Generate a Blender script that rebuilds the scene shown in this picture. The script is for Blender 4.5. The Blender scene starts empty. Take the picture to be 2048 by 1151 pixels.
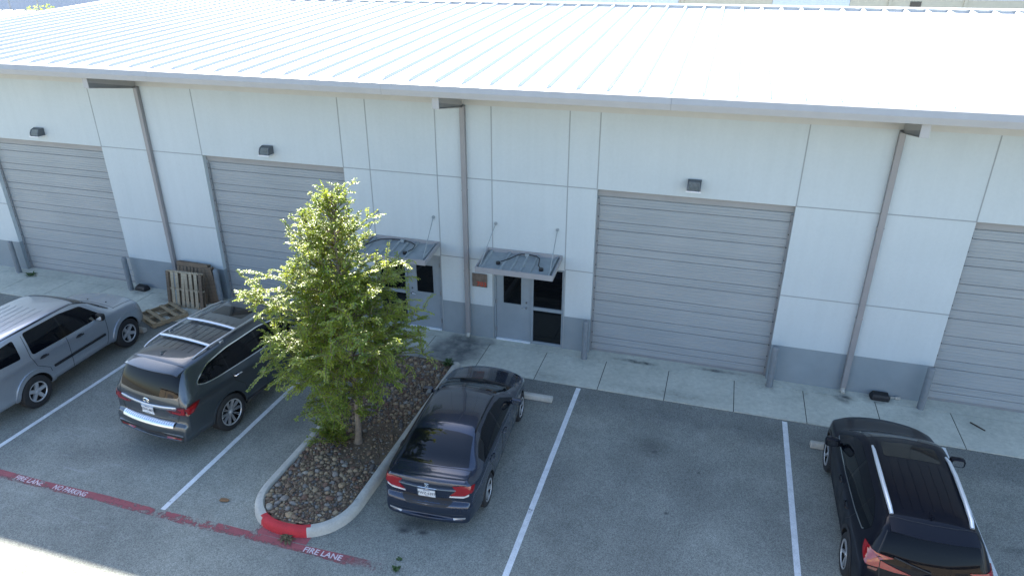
import bpy, bmesh, math, random
from mathutils import Vector, Matrix, noise
from mathutils.bvhtree import BVHTree
R = math.radians
S = bpy.context.scene
COL = S.collection

# ------------------------------------------------------------------ camera
cam = bpy.data.objects.new("Camera", bpy.data.cameras.new("Camera"))
COL.objects.link(cam)
S.camera = cam
cam.data.sensor_width = 36.0
cam.data.lens = 36.0 * 1401.537 / 2048.0
cam.data.clip_start = 0.1
cam.data.clip_end = 2000.0
_y, _p = R(16.774), R(-25.003)
_f = Vector((-math.sin(_y) * math.cos(_p), math.cos(_y) * math.cos(_p), math.sin(_p)))
cam.matrix_world = Matrix.Translation((0.0, -15.316, 9.01)) @ _f.to_track_quat('-Z', 'Y').to_matrix().to_4x4()

# ------------------------------------------------------------------ sky, sun, exposure
SUN_EL, SUN_AZ = R(36.0), R(-35.0)          # azimuth from +Y (behind the building), towards -X
world = bpy.data.worlds.new("World")
S.world = world
world.use_nodes = True
wn = world.node_tree
sky = wn.nodes.new('ShaderNodeTexSky')
sky.sky_type = 'NISHITA'
sky.sun_disc = False
sky.sun_elevation = SUN_EL
sky.sun_rotation = SUN_AZ
sky.air_density = 1.0
sky.dust_density = 1.0
sky.ozone_density = 1.5
bgn = wn.nodes['Background']
bgn.inputs['Strength'].default_value = 0.10
wn.links.new(sky.outputs[0], bgn.inputs['Color'])
sun = bpy.data.objects.new("Sun", bpy.data.lights.new("Sun", 'SUN'))
COL.objects.link(sun)
sun.data.energy = 5.0
sun.data.angle = R(0.53)
sun.data.color = (1.0, 0.95, 0.87)
_s = Vector((math.sin(SUN_AZ) * math.cos(SUN_EL), math.cos(SUN_AZ) * math.cos(SUN_EL), math.sin(SUN_EL)))
sun.rotation_euler = (-_s).to_track_quat('-Z', 'Y').to_euler()
sun.location = _s * 60
S.view_settings.view_transform = 'Standard'
S.view_settings.look = 'None'
S.view_settings.gamma = 1.0
S.view_settings.use_curve_mapping = False
S.view_settings.exposure = 2.34

# ------------------------------------------------------------------ helpers
def tag(o, label=None, cat=None, group=None, kind=None):
    if label: o['label'] = label
    if cat: o['category'] = cat
    if group: o['group'] = group
    if kind: o['kind'] = kind
    return o

def empty(name, loc=(0, 0, 0), rz=0.0, label=None, cat=None, group=None):
    o = bpy.data.objects.new(name, None)
    o.empty_display_size = 0.3
    o.location = loc
    o.rotation_euler = (0, 0, rz)
    COL.objects.link(o)
    return tag(o, label, cat, group)

class MB:
    """collects shapes, builds one mesh object"""
    def __init__(s): s.v = []; s.f = []; s.m = []
    def add(s, vs, fs, mi=0):
        b = len(s.v)
        s.v += [tuple(p) for p in vs]
        for f in fs: s.f.append([i + b for i in f]); s.m.append(mi)
        return s
    def box(s, x0, x1, y0, y1, z0, z1, mi=0, M=None):
        vs = [Vector((x, y, z)) for x in (x0, x1) for y in (y0, y1) for z in (z0, z1)]
        if M is not None: vs = [M @ p for p in vs]
        return s.add(vs, [(0, 1, 3, 2), (4, 6, 7, 5), (0, 4, 5, 1), (2, 3, 7, 6), (0, 2, 6, 4), (1, 5, 7, 3)], mi)
    def prism(s, pts, axis, a, b, mi=0):
        """pts: 2-D outline, extruded along axis from a to b (x: pts=(y,z); y: pts=(x,z); z: pts=(x,y))"""
        n = len(pts)
        def P(p, t): return (t, p[0], p[1]) if axis == 'x' else (p[0], t, p[1]) if axis == 'y' else (p[0], p[1], t)
        vs = [P(p, a) for p in pts] + [P(p, b) for p in pts]
        fs = [[i, (i + 1) % n, n + (i + 1) % n, n + i] for i in range(n)] + [list(range(n))[::-1], list(range(n, 2 * n))]
        return s.add(vs, fs, mi)
    def tube(s, path, rad, n=8, mi=0, caps=True):
        path = [Vector(p) for p in path]
        k = len(path)
        rad = rad if isinstance(rad, (list, tuple)) else [rad] * k
        rings = []
        up0 = None
        for i, p in enumerate(path):
            t = (path[min(i + 1, k - 1)] - path[max(i - 1, 0)]).normalized()
            if up0 is None:
                up0 = Vector((0, 0, 1)) if abs(t.z) < .9 else Vector((1, 0, 0))
            a = t.cross(up0).normalized(); b = a.cross(t).normalized(); up0 = b
            rings.append([p + (a * math.cos(2 * math.pi * j / n) + b * math.sin(2 * math.pi * j / n)) * rad[i] for j in range(n)])
        vs = [q for r in rings for q in r]
        fs = [[i * n + j, i * n + (j + 1) % n, (i + 1) * n + (j + 1) % n, (i + 1) * n + j] for i in range(k - 1) for j in range(n)]
        if caps: fs += [list(range(n))[::-1], [(k - 1) * n + j for j in range(n)]]
        return s.add(vs, fs, mi)
    def lathe(s, prof, n=32, mi=0, axis='z', c=(0, 0, 0)):
        """prof: (radius, height) pairs"""
        vs = []
        for (r, h) in prof:
            for j in range(n):
                a = 2 * math.pi * j / n
                q = (r * math.cos(a), r * math.sin(a), h) if axis == 'z' else (r * math.cos(a), h, r * math.sin(a))
                vs.append((q[0] + c[0], q[1] + c[1], q[2] + c[2]))
        k = len(prof)
        fs = [[i * n + j, i * n + (j + 1) % n, (i + 1) * n + (j + 1) % n, (i + 1) * n + j] for i in range(k - 1) for j in range(n)]
        return s.add(vs, fs, mi)
    def build(s, name, mats, parent=None, smooth=False, bevel=0.0, angle=35, loc=None):
        me = bpy.data.meshes.new(name)
        me.from_pydata(s.v, [], s.f)
        for m in (mats if isinstance(mats, (list, tuple)) else [mats]): me.materials.append(m)
        me.polygons.foreach_set('material_index', s.m)
        me.update()
        bm = bmesh.new(); bm.from_mesh(me)
        bmesh.ops.recalc_face_normals(bm, faces=bm.faces)
        bm.to_mesh(me); bm.free()
        o = bpy.data.objects.new(name, me)
        COL.objects.link(o)
        if parent: o.parent = parent
        if loc: o.location = loc
        if smooth:
            me.polygons.foreach_set('use_smooth', [True] * len(me.polygons))
            me.set_sharp_from_angle(angle=R(angle))
        if bevel > 0:
            md = o.modifiers.new('bevel', 'BEVEL')
            md.width = bevel; md.segments = 2; md.limit_method = 'ANGLE'; md.angle_limit = R(40)
            me.polygons.foreach_set('use_smooth', [True] * len(me.polygons))
            me.set_sharp_from_angle(angle=R(50))
        return o

def copy_tree(o, parent=None):
    c = o.copy(); COL.objects.link(c)
    if parent: c.parent = parent
    for ch in list(o.children): copy_tree(ch, c)
    return c

def text_mesh(s, size, depth=0.003, spacing=1.0, sx=1.0, bold=0.0):
    """list of verts/faces of flat lettering, centred on x, lying in the xy plane, extruded by depth"""
    cu = bpy.data.curves.new('lettering', 'FONT')
    cu.body = s; cu.size = size; cu.align_x = 'CENTER'; cu.align_y = 'CENTER'; cu.space_character = spacing
    cu.extrude = depth; cu.offset = size * bold; cu.resolution_u = 3
    o = bpy.data.objects.new('lettering', cu); COL.objects.link(o)
    dg = bpy.context.evaluated_depsgraph_get()
    me = bpy.data.meshes.new_from_object(o.evaluated_get(dg))
    vs = [(v.co.x * sx, v.co.y, v.co.z) for v in me.vertices]; fs = [list(p.vertices) for p in me.polygons]
    bpy.data.objects.remove(o); bpy.data.curves.remove(cu); bpy.data.meshes.remove(me)
    return vs, fs

# ------------------------------------------------------------------ materials
def mat(name, col=(.5, .5, .5), rough=.6, metal=0.0, coat=0.0, spec=.5, trans=0.0, emit=None):
    m = bpy.data.materials.new(name); m.use_nodes = True
    b = m.node_tree.nodes['Principled BSDF']
    b.inputs['Base Color'].default_value = (*col, 1)
    b.inputs['Roughness'].default_value = rough
    b.inputs['Metallic'].default_value = metal
    b.inputs['Coat Weight'].default_value = coat
    b.inputs['Coat Roughness'].default_value = .03
    b.inputs['Specular IOR Level'].default_value = spec
    return m

class NT:
    """small node-tree helper"""
    def __init__(s, m):
        s.t = m.node_tree; s.n = s.t.nodes; s.l = s.t.links; s.b = s.n['Principled BSDF']
        s.co = s.n.new('ShaderNodeNewGeometry').outputs['Position']
    def local(s): s.co = s.n.new('ShaderNodeTexCoord').outputs['Object']; return s
    def mapping(s, scale=(1, 1, 1), rot=(0, 0, 0), loc=(0, 0, 0)):
        k = s.n.new('ShaderNodeMapping'); s.l.new(s.co, k.inputs[0])
        k.inputs['Scale'].default_value = scale; k.inputs['Rotation'].default_value = rot; k.inputs['Location'].default_value = loc
        return k.outputs[0]
    def noise(s, scale, detail=4, rough=.55, co=None, dist=0.0):
        k = s.n.new('ShaderNodeTexNoise'); s.l.new(co or s.co, k.inputs['Vector'])
        k.inputs['Scale'].default_value = scale; k.inputs['Detail'].default_value = detail
        k.inputs['Roughness'].default_value = rough; k.inputs['Distortion'].default_value = dist
        return k.outputs['Fac']
    def voro(s, scale, out='Distance', co=None, feature='F1'):
        k = s.n.new('ShaderNodeTexVoronoi'); s.l.new(co or s.co, k.inputs['Vector'])
        k.feature = feature
        k.inputs['Scale'].default_value = scale
        return k.outputs[out]
    def ramp(s, fac, stops, mode='LINEAR'):
        k = s.n.new('ShaderNodeValToRGB'); s.l.new(fac, k.inputs[0]); e = k.color_ramp.elements
        k.color_ramp.interpolation = mode
        while len(e) < len(stops): e.new(.5)
        for q, (p, c) in zip(e, stops):
            q.position = p; q.color = (*c, 1) if isinstance(c, (tuple, list)) else (c, c, c, 1)
        return k.outputs['Color']
    def mix(s, a, b, fac, mode='MIX'):
        k = s.n.new('ShaderNodeMix'); k.data_type = 'RGBA'; k.blend_type = mode
        for v, i in ((fac, 0), (a, 6), (b, 7)):
            if hasattr(v, 'links'): s.l.new(v, k.inputs[i])
            else: k.inputs[i].default_value = v if i == 0 else ((*v, 1) if isinstance(v, (tuple, list)) else (v, v, v, 1))
        return k.outputs[2]
    def math(s, a, b, op):
        k = s.n.new('ShaderNodeMath'); k.operation = op
        for i, v in enumerate((a, b)):
            if hasattr(v, 'links'): s.l.new(v, k.inputs[i])
            else: k.inputs[i].default_value = v
        return k.outputs[0]
    def sep(s, co=None):
        k = s.n.new('ShaderNodeSeparateXYZ'); s.l.new(co or s.co, k.inputs[0]); return k.outputs
    def blob(s, cx, cy, rx, ry, rot=0.0, soft=.5):
        """1 inside an ellipse on the ground, fading to 0 at its rim"""
        k = s.n.new('ShaderNodeMapping'); k.vector_type = 'TEXTURE'; s.l.new(s.co, k.inputs[0])
        k.inputs['Location'].default_value = (cx, cy, 0); k.inputs['Rotation'].default_value = (0, 0, rot)
        k.inputs['Scale'].default_value = (rx, ry, 1000)
        g = s.n.new('ShaderNodeVectorMath'); g.operation = 'LENGTH'; s.l.new(k.outputs[0], g.inputs[0])
        return s.ramp(g.outputs['Value'], [(1 - soft, 1.0), (1.0, 0.0)])
    def color(s, c): s.l.new(c, s.b.inputs['Base Color']); return s
    def rough(s, c): s.l.new(c, s.b.inputs['Roughness']); return s
    def bump(s, h, strength=.3, dist=.01):
        k = s.n.new('ShaderNodeBump'); k.inputs['Strength'].default_value = strength; k.inputs['Distance'].default_value = dist
        s.l.new(h, k.inputs['Height']); s.l.new(k.outputs[0], s.b.inputs['Normal']); return s

def m_plain(name, c, rough=.6, metal=0.0, var=.12, scale=3.0, bump=0.0, bscale=60, **k):
    """a base colour with gentle mottling"""
    m = mat(name, c, rough, metal, **k); t = NT(m)
    lo = tuple(x * (1 - var) for x in c); hi = tuple(x * (1 + var) for x in c)
    t.color(t.ramp(t.noise(scale, 6, .6), [(.3, lo), (.7, hi)]))
    if bump: t.bump(t.noise(bscale, 3), bump, .004)
    return m

M = {}
# asphalt: aggregate speckle, worn pale areas, dark oil spots, chalky scuffs
m = mat('asphalt', rough=.88); t = NT(m)
big = t.noise(.35, 5, .55); mid = t.noise(2.2, 6, .65)
c = t.ramp(big, [(.30, (.168, .174, .152)), (.52, (.216, .222, .192)), (.72, (.272, .276, .236))])
c = t.mix(c, t.ramp(mid, [(.3, .83), (.7, 1.13)]), .8, 'MULTIPLY')
grit = t.voro(75, 'Color'); c = t.mix(c, t.ramp(grit, [(.15, .55), (.5, 1.0), (.9, 1.55)]), .75, 'MULTIPLY')
fleck = t.ramp(t.noise(42, 2, .5), [(.66, 0.0), (.74, 1.0)]); c = t.mix(c, (.34, .33, .31), t.math(fleck, .55, 'MULTIPLY'))
pit = t.ramp(t.noise(31, 2, .5, co=t.mapping((1, 1, 1), loc=(7, 3, 1))), [(.67, 0.0), (.74, 1.0)]); c = t.mix(c, (.02, .02, .022), t.math(pit, .6, 'MULTIPLY'))
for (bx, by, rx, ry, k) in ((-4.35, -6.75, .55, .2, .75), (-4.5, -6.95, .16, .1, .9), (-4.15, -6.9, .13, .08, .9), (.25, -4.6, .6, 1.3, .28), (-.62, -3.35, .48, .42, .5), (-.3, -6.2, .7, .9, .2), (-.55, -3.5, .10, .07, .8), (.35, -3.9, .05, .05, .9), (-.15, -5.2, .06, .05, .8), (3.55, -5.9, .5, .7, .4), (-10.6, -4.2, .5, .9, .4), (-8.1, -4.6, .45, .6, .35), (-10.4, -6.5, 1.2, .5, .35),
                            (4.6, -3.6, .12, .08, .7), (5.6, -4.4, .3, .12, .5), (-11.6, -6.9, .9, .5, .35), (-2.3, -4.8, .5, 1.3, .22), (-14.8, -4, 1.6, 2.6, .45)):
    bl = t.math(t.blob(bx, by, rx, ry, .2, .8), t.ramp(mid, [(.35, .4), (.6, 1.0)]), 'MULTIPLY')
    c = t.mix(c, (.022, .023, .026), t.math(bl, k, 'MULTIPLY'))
scr = t.ramp(t.noise(5, 5, .6, co=t.mapping((.35, 3.2, 1), (0, 0, R(38)))), [(.56, 0.0), (.66, 1.0)])
for (bx, by, rx, ry, k) in ((-11.2, -7.1, 1.3, .45, .75), (-12.4, -6.4, 1.2, .35, .6), (-12.9, -5.0, .35, .2, .8), (-10.5, -8.4, 2.4, .4, .5), (-7.9, -7.2, .8, .5, .4), (-13.3, -8.3, 1.1, .5, .55), (2.9, -8, 2, 1, .3), (-3.4, -8.5, 2.5, .5, .4)):
    bl = t.math(t.blob(bx, by, rx, ry, .1, .9), scr, 'MULTIPLY')
    c = t.mix(c, (.33, .33, .32), t.math(bl, k, 'MULTIPLY'))
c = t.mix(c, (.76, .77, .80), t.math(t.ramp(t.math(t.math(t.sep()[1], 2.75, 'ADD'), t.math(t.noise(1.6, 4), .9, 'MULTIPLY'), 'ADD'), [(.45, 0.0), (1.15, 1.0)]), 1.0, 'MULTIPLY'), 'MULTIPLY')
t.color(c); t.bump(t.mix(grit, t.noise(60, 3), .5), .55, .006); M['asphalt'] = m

# broom-finished concrete walk, with slab joints and stains
m = mat('concrete', rough=.85); t = NT(m)
c = t.ramp(t.noise(.8, 6, .6), [(.3, (.41, .415, .350)), (.7, (.55, .55, .465))])
c = t.mix(c, t.ramp(t.noise(9, 5, .7), [(.3, .82), (.7, 1.12)]), .8, 'MULTIPLY')
c = t.mix(c, t.ramp(t.noise(30, 3, .6, co=t.mapping((.15, 3, 1))), [(.3, .9), (.7, 1.08)]), .7, 'MULTIPLY')
sp = t.ramp(t.noise(3.1, 5, .65), [(.4, .2), (.62, 1.0)])
for (bx, by, rx, ry, k) in ((-5.75, -.75, .95, .95, .8), (-6.3, -1.2, .9, .5, .55), (-5.9, -.3, .5, .4, .6), (3.35, -.35, .3, .28, .9), (4.05, -.2, .4, .25, .8), (2.5, -.35, .12, .3, .5), (1.7, -.4, .35, .25, .4), (-2.6, -.5, .4, .25, .25),
                            (-15.0, -.6, .6, .4, .5), (-16.2, -.3, .4, .3, .6), (-13.9, -1.0, 1.2, .5, .4), (-1.47, -.10, .64, .10, .95), (.55, .02, .75, .09, .85), (-1.2, -.14, .4, .09, .9), (-.6, -1.3, 1.8, .25, .35), (-3.3, -1.4, .8, .2, .35), (4.9, -.5, .3, .2, .3)):
    bl = t.math(t.blob(bx, by, rx, ry, 0, .7), sp, 'MULTIPLY')
    c = t.mix(c, (.045, .048, .05), t.math(bl, k, 'MULTIPLY'))
for (bx, by, rx, ry, k) in ((-5.86, -.85, .80, .85, .62), (-6.9, -1.3, .6, .35, .4), (-5.3, -.25, .4, .25, .4)):
    c = t.mix(c, (.085, .092, .095), t.math(t.math(t.blob(bx, by, rx, ry, 0, .35), t.ramp(t.noise(4, 5, .6), [(.3, .7), (.6, 1.0)]), 'MULTIPLY'), k, 'MULTIPLY'))
fl = t.ramp(t.noise(25, 2), [(.68, 0.0), (.75, 1.0)]); c = t.mix(c, (.10, .10, .10), t.math(fl, .5, 'MULTIPLY'))
t.color(c); t.bump(t.noise(80, 4, .7), .3, .004); M['concrete'] = m
M['joint'] = mat('joint_filler', (.035, .035, .037), .9)

# kerb concrete: paler, scuffed
m = mat('kerb_concrete', rough=.85); t = NT(m)
c = t.ramp(t.noise(1.7, 6, .62), [(.3, (.36, .345, .30)), (.7, (.53, .51, .45))])
c = t.mix(c, (.08, .08, .075), t.math(t.ramp(t.noise(4.5, 6, .7), [(.6, 0.0), (.75, 1.0)]), .6, 'MULTIPLY'))
c = t.mix(c, t.ramp(t.noise(30, 4), [(.3, .85), (.7, 1.1)]), .7, 'MULTIPLY')
t.color(c); t.bump(t.noise(50, 4), .3, .005); M['kerb'] = m
def paint(name, col, wear, under=None, fade=False, kerb=False):
    m = mat(name, rough=.75); t = NT(m)
    c = t.ramp(t.noise(5, 5), [(.3, tuple(x * .85 for x in col)), (.7, tuple(min(1, x * 1.1) for x in col))])
    w = t.ramp(t.math(t.noise(7, 6, .7), t.noise(1.1, 3), 'MULTIPLY'), [(wear, 1.0), (wear + .06, 0.0)])
    c = t.mix(c, t.ramp(t.voro(75, 'Color'), [(.1, .72), (.6, 1.05)]), .6, 'MULTIPLY')
    if fade: w = t.math(w, t.math(t.ramp(t.math(t.sep()[1], -7.0, 'ADD') if 0 else t.math(t.math(t.sep()[1], 7.84, 'ADD'), -11.0, 'MULTIPLY'), [(0.0, 0.0), (1.0, 1.0)]), t.ramp(t.noise(9, 5, .7), [(.38, 0.0), (.62, 1.0)]), 'MULTIPLY'), 'ADD'); w = t.math(w, t.math(t.math(t.math(t.math(t.sep()[0], 5.35, 'ADD'), 1.5, 'MULTIPLY'), 0.0, 'MAXIMUM'), t.ramp(t.noise(14, 5, .7), [(.3, 0.0), (.6, 1.0)]), 'MULTIPLY'), 'ADD')
    if kerb: c = t.mix(c, under, w)
    else: t.l.new(t.math(.86 if fade else 1.0, t.math(w, 0.0, 'MAXIMUM'), 'SUBTRACT'), t.b.inputs['Alpha'])
    t.color(c); t.bump(t.voro(75, 'Color'), .35, .004); return m
M['white_line'] = paint('white_line_paint', (.66, .67, .66), .085)
M['stencil'] = paint('stencil_paint', (.60, .52, .53), .155)
# red stripe: fades out towards its right-hand end and its lane-side edge
M['red_lane'] = paint('red_lane_paint', (.33, .085, .095), .155, fade=True)
M['red_kerb'] = paint('red_kerb_paint', (.46, .022, .03), .13, (.33, .31, .29), kerb=True)

m = mat('wall_paint', rough=.85); t = NT(m)
c = t.ramp(t.noise(.6, 5, .6), [(.3, (.458, .500, .508)), (.7, (.492, .532, .541))])
c = t.mix(c, t.ramp(t.noise(1.0, 5, .62, co=t.mapping((5.5, 1, .22))), [(.32, .93), (.55, 1.0), (.75, 1.03)]), .4, 'MULTIPLY')
c = t.mix(c, t.ramp(t.noise(14, 4, .6), [(.3, .97), (.7, 1.025)]), .8, 'MULTIPLY')
c = t.mix(c, (.30, .31, .30), t.math(t.ramp(t.noise(2.6, 5, .7), [(.66, 0.0), (.80, 1.0)]), .22, 'MULTIPLY'))
t.color(c); t.bump(t.noise(110, 3), .25, .004); M['wall'] = m
M['wainscot'] = m_plain('wainscot_paint', (.225, .258, .275), .8, var=.08, scale=1.4, bump=.25, bscale=110)
M['groove'] = mat('panel_groove', (.29, .31, .315), .9)
M['canopy_trim'] = m_plain('canopy_trim', (.29, .285, .29), .5, var=.05)
M['trim'] = m_plain('trim_metal', (.345, .338, .33), .5, .0, var=.04)
M['eave_band'] = m_plain('eave_band', (.47, .465, .445), .6, var=.04)
M['trim_dark'] = m_plain('trim_dark', (.22, .225, .23), .55, var=.08)
M['downspout'] = m_plain('downspout_paint', (.245, .235, .235), .5, var=.05)
M['head_seal'] = m_plain('head_seal', (.275, .268, .262), .6, var=.06)
M['bollard'] = m_plain('bollard_paint', (.175, .195, .21), .55, var=.12, scale=8)
M['jamb'] = m_plain('jamb_paint', (.30, .36, .36), .6, var=.06)
m = mat('bay_door_paint', (.30, .285, .28), .5); t = NT(m)
c = t.ramp(t.noise(.7, 5), [(.3, (.275, .295, .30)), (.7, (.31, .325, .328))])
c = t.mix(c, t.ramp(t.noise(6, 5, .6, co=t.mapping((.12, 1, 6))), [(.35, .93), (.65, 1.05)]), .8, 'MULTIPLY')
t.color(c)
wv = t.n.new('ShaderNodeTexWave'); wv.bands_direction = 'Z'; wv.inputs['Scale'].default_value = 8.5; t.l.new(t.co, wv.inputs[0])
t.bump(wv.outputs['Fac'], .4, .006); M['bay_door'] = m
M['bay_seam'] = mat('bay_door_seam', (.12, .125, .13), .7)
M['entry_door'] = m_plain('entry_door_paint', (.225, .26, .285), .5, var=.08, scale=2)
M['dark_glass'] = mat('dark_glass', (.004, .005, .006), .03, spec=.5)
M['steel'] = m_plain('bright_steel', (.62, .62, .62), .25, 1.0, var=.1)
M['zinc'] = m_plain('galvanised_steel', (.27, .30, .305), .65, .0, var=.12, scale=5)
M['black'] = mat('black_plastic', (.012, .012, .014), .55)
M['rubber'] = m_plain('tyre_rubber', (.017, .017, .018), .75, var=.25, scale=12)
M['well'] = mat('wheel_well', (.006, .006, .006), .95)
M['roof'] = m_plain('white_roof_metal', (.53, .54, .55), .40, .0, var=.03, scale=.4)
M['wood_pale'] = None
def wood(name, a, b):
    m = mat(name, rough=.85); t = NT(m).local()
    c = t.ramp(t.noise(6, 6, .65, co=t.mapping((.6, 5, 5))), [(.25, a), (.75, b)])
    c = t.mix(c, t.ramp(t.noise(2.3, 5), [(.3, .65), (.65, 1.1)]), .8, 'MULTIPLY')
    t.color(c); t.bump(t.noise(20, 5, co=t.mapping((.5, 6, 6))), .4, .004); return m
M['wood_pale'] = wood('pale_pallet_wood', (.30, .235, .15), (.50, .42, .30))
M['wood_brown'] = wood('weathered_pallet_wood', (.10, .07, .045), (.22, .16, .11))
M['wood_yellow'] = wood('splintered_pallet_wood', (.20, .145, .08), (.44, .345, .22))
# ------------------------------------------------------------------ ground
def sheet(name, x0, x1, y0, y1, z, m, kind='structure', **k):
    o = MB().add([(x0, y0, z), (x1, y0, z), (x1, y1, z), (x0, y1, z)], [(0, 1, 2, 3)]).build(name, m)
    return tag(o, kind=kind, **k)

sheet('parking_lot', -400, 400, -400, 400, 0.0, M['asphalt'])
walk = MB()
SLAB = [-0.555 + 1.52 * k for k in range(-22, 14)]
for a, b in zip(SLAB[:-1], SLAB[1:]):
    walk.box(a + .009, b - .009, -1.592, -.304, -.2, .02)
walk.box(SLAB[0], SLAB[-1], -.288, .5, -.2, .022)
for a in SLAB: walk.box(a - .009, a + .009, -1.59, -.29, -.2, .011, 1)
walk.box(SLAB[0], SLAB[-1], -.304, -.288, -.2, .0105, 1)
tag(walk.build('sidewalk', [M['concrete'], M['joint']]), kind='structure')

# ------------------------------------------------------------------ the warehouse
wh = empty('warehouse', (-6, 4.5, 0), 0, 'long pale grey warehouse with white ribbed metal roof and grey roll-up doors', 'warehouse')
WLOC = Vector((6, -4.5, 0))
def wpart(mb, name, mats, parent=None, **k):
    o = mb.build(name, mats, parent or wh, **k)
    if parent is None or parent == wh: o.location = WLOC
    return o
X0, X1, ZT = -24.35, 16.0, 6.45
ZR, ZM, ZB = 4.30, 2.22, .955
BAYS = [(-20.89, -16.63), (-13.28, -9.05), (-2.59, 1.67), (5.05, 9.31), (12.0, 15.5)]
ENT = [(-8.36, -6.53), (-5.11, -3.28)]
ZE = 2.19
ops = [(a, b, 0, ZR) for a, b in BAYS] + [(a, b, 0, ZE) for a, b in ENT]
w = MB()
xs = sorted({X0, X1, *[q for o in ops for q in o[:2]]})
zs = [0.0, ZB, ZE, ZR, ZT]
for i in range(len(xs) - 1):
    for j in range(len(zs) - 1):
        xm, zm = (xs[i] + xs[i + 1]) / 2, (zs[j] + zs[j + 1]) / 2
        if any(a < xm < b and c < zm < d for a, b, c, d in ops): continue
        yy = 0.0 if j else .004
        w.add([(xs[i], yy, zs[j]), (xs[i + 1], yy, zs[j]), (xs[i + 1], yy, zs[j + 1]), (xs[i], yy, zs[j + 1])], [(0, 1, 2, 3)], 0 if j else 1)
for a, b, c, d in ops:                                     # reveals
    D = .30
    for x in (a, b):
        w.add([(x, 0, ZB), (x, D, ZB), (x, D, d), (x, 0, d)], [(0, 1, 2, 3)], 0)
        w.add([(x, .004, 0), (x, D, 0), (x, D, ZB), (x, .004, ZB)], [(0, 1, 2, 3)], 1)
    w.add([(a, 0, d), (b, 0, d), (b, D, d), (a, D, d)], [(0, 1, 2, 3)], 0)
# side and back walls
YB = 23.2
w.add([(X0, .004, 0), (X0, YB, 0), (X0, YB, ZT), (X0, 10.8, 7.4), (X0, 0, ZT)], [(0, 1, 2, 3, 4)], 0)
w.add([(X1, .004, 0), (X1, YB, 0), (X1, YB, ZT), (X1, 10.8, 7.4), (X1, 0, ZT)], [(0, 1, 2, 3, 4)], 0)
w.add([(X0, YB, 0), (X1, YB, 0), (X1, YB, ZT), (X0, YB, ZT)], [(0, 1, 2, 3)], 0)
# grooves between the panels (thin reveal beads)
def vj(x, z0, z1): w.box(x - .012, x + .012, -.004, .002, z0, z1, 2)
def hj(x0, x1, z): w.box(x0, x1, -.005, .002, z - .012, z + .012, 2)
solid = []
px = X0
for a, b in sorted(BAYS): solid.append((px, a)); px = b
solid.append((px, X1))
for a, b in solid:
    ent = [e for e in ENT if a < e[0] < b]
    hj(a, b, ZR)
    cur = a
    for e in sorted(ent): hj(cur, e[0], ZM) if e[0] > cur else None; cur = e[1]
    hj(cur, b, ZM)
    for x in (a, b): vj(x, ZR, ZT - .3)
for x in (-8.31, -6.51, -5.115, -3.277): vj(x, ZM - .01, ZT - .3)
for x in (-8.31 - .06, -6.51 - .01, -5.125, -3.262): vj(x, 0.02, ZM)
w.box(X0, X1, -.03, .0, 6.03, ZT, 4)                      # metal band under the eave
wpart(w, 'wall', [M['wall'], M['wainscot'], M['groove'], M['jamb'], M['eave_band']])

# roof: two slopes, standing seams, ridge cap with closures
KS = .0745
YE, YR = -1.58, 10.62
def rz(y): return 6.69 + KS * (min(y, 2 * YR - y) - YE)
GX0, GX1 = -24.5, 17.6
rf = MB()
YE2 = 2 * YR - YE
for (ya, yb) in ((YE, YR), (YR, YE2)):
    rf.add([(GX0, ya, rz(ya)), (GX1, ya, rz(ya)), (GX1, yb, rz(yb)), (GX0, yb, rz(yb))], [(0, 1, 2, 3)])
    rf.add([(GX0, ya, rz(ya) - .12), (GX1, ya, rz(ya) - .12), (GX1, yb, rz(yb) - .12), (GX0, yb, rz(yb) - .12)], [(0, 1, 2, 3)])
for x in (GX0, GX1):
    rf.add([(x, YE, rz(YE) - .12), (x, YR, rz(YR) - .12), (x, YE2, rz(YE2) - .12), (x, YE2, rz(YE2)), (x, YR, rz(YR)), (x, YE, rz(YE))], [(0, 1, 2, 3, 4, 5)])
RIBS = [0.11 + .602 * k for k in range(-41, 30)]
RIBS = [x for x in RIBS if GX0 + .1 < x < GX1 - .1]
for x in RIBS:
    for ya, yb in ((YE + .05, YR - .12), (YR + .12, YE2 - .05)):
        pr = [(-.072, 0.002), (-.030, .064), (.030, .064), (.072, 0.002)]
        k3 = ((ya, .03), (ya + .28, 1), (yb, 1)) if ya < YR else ((ya, 1), (yb - .28, 1), (yb, .03))
        vs = [(x + a, y, rz(y) + .002 + h * k_) for y, k_ in k3 for a, h in pr]
        rf.add(vs, [(q + i, q + i + 1, q + i + 5, q + i + 4) for q in (0, 4) for i in (0, 1, 2)] + [(0, 3, 2, 1), (8, 9, 10, 11)])
roof = wpart(rf, 'roof', M['roof'])
rc = MB()
zr_ = rz(YR)
rc.add([(GX0, YR - .20, zr_ + .075), (GX1, YR - .20, zr_ + .075), (GX1, YR, zr_ + .11), (GX0, YR, zr_ + .10), (GX1, YR + .20, zr_ + .065), (GX0, YR + .20, zr_ + .065),
        (GX0, YR - .20, zr_ + .052), (GX1, YR - .20, zr_ + .052)], [(0, 1, 2, 3), (3, 2, 4, 5), (0, 6, 7, 1)])
for x in RIBS:                                             # foam closures between the seams
    y = YR - .16
    rc.add([(x + .07, y, rz(y)), (x + .53, y, rz(y)), (x + .56, y, rz(y) + .06), (x + .04, y, rz(y) + .06)], [(0, 1, 2, 3)])
wpart(rc, 'ridge_cap', M['roof'], roof)
gt = MB()                                                   # gable edge trim
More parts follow.
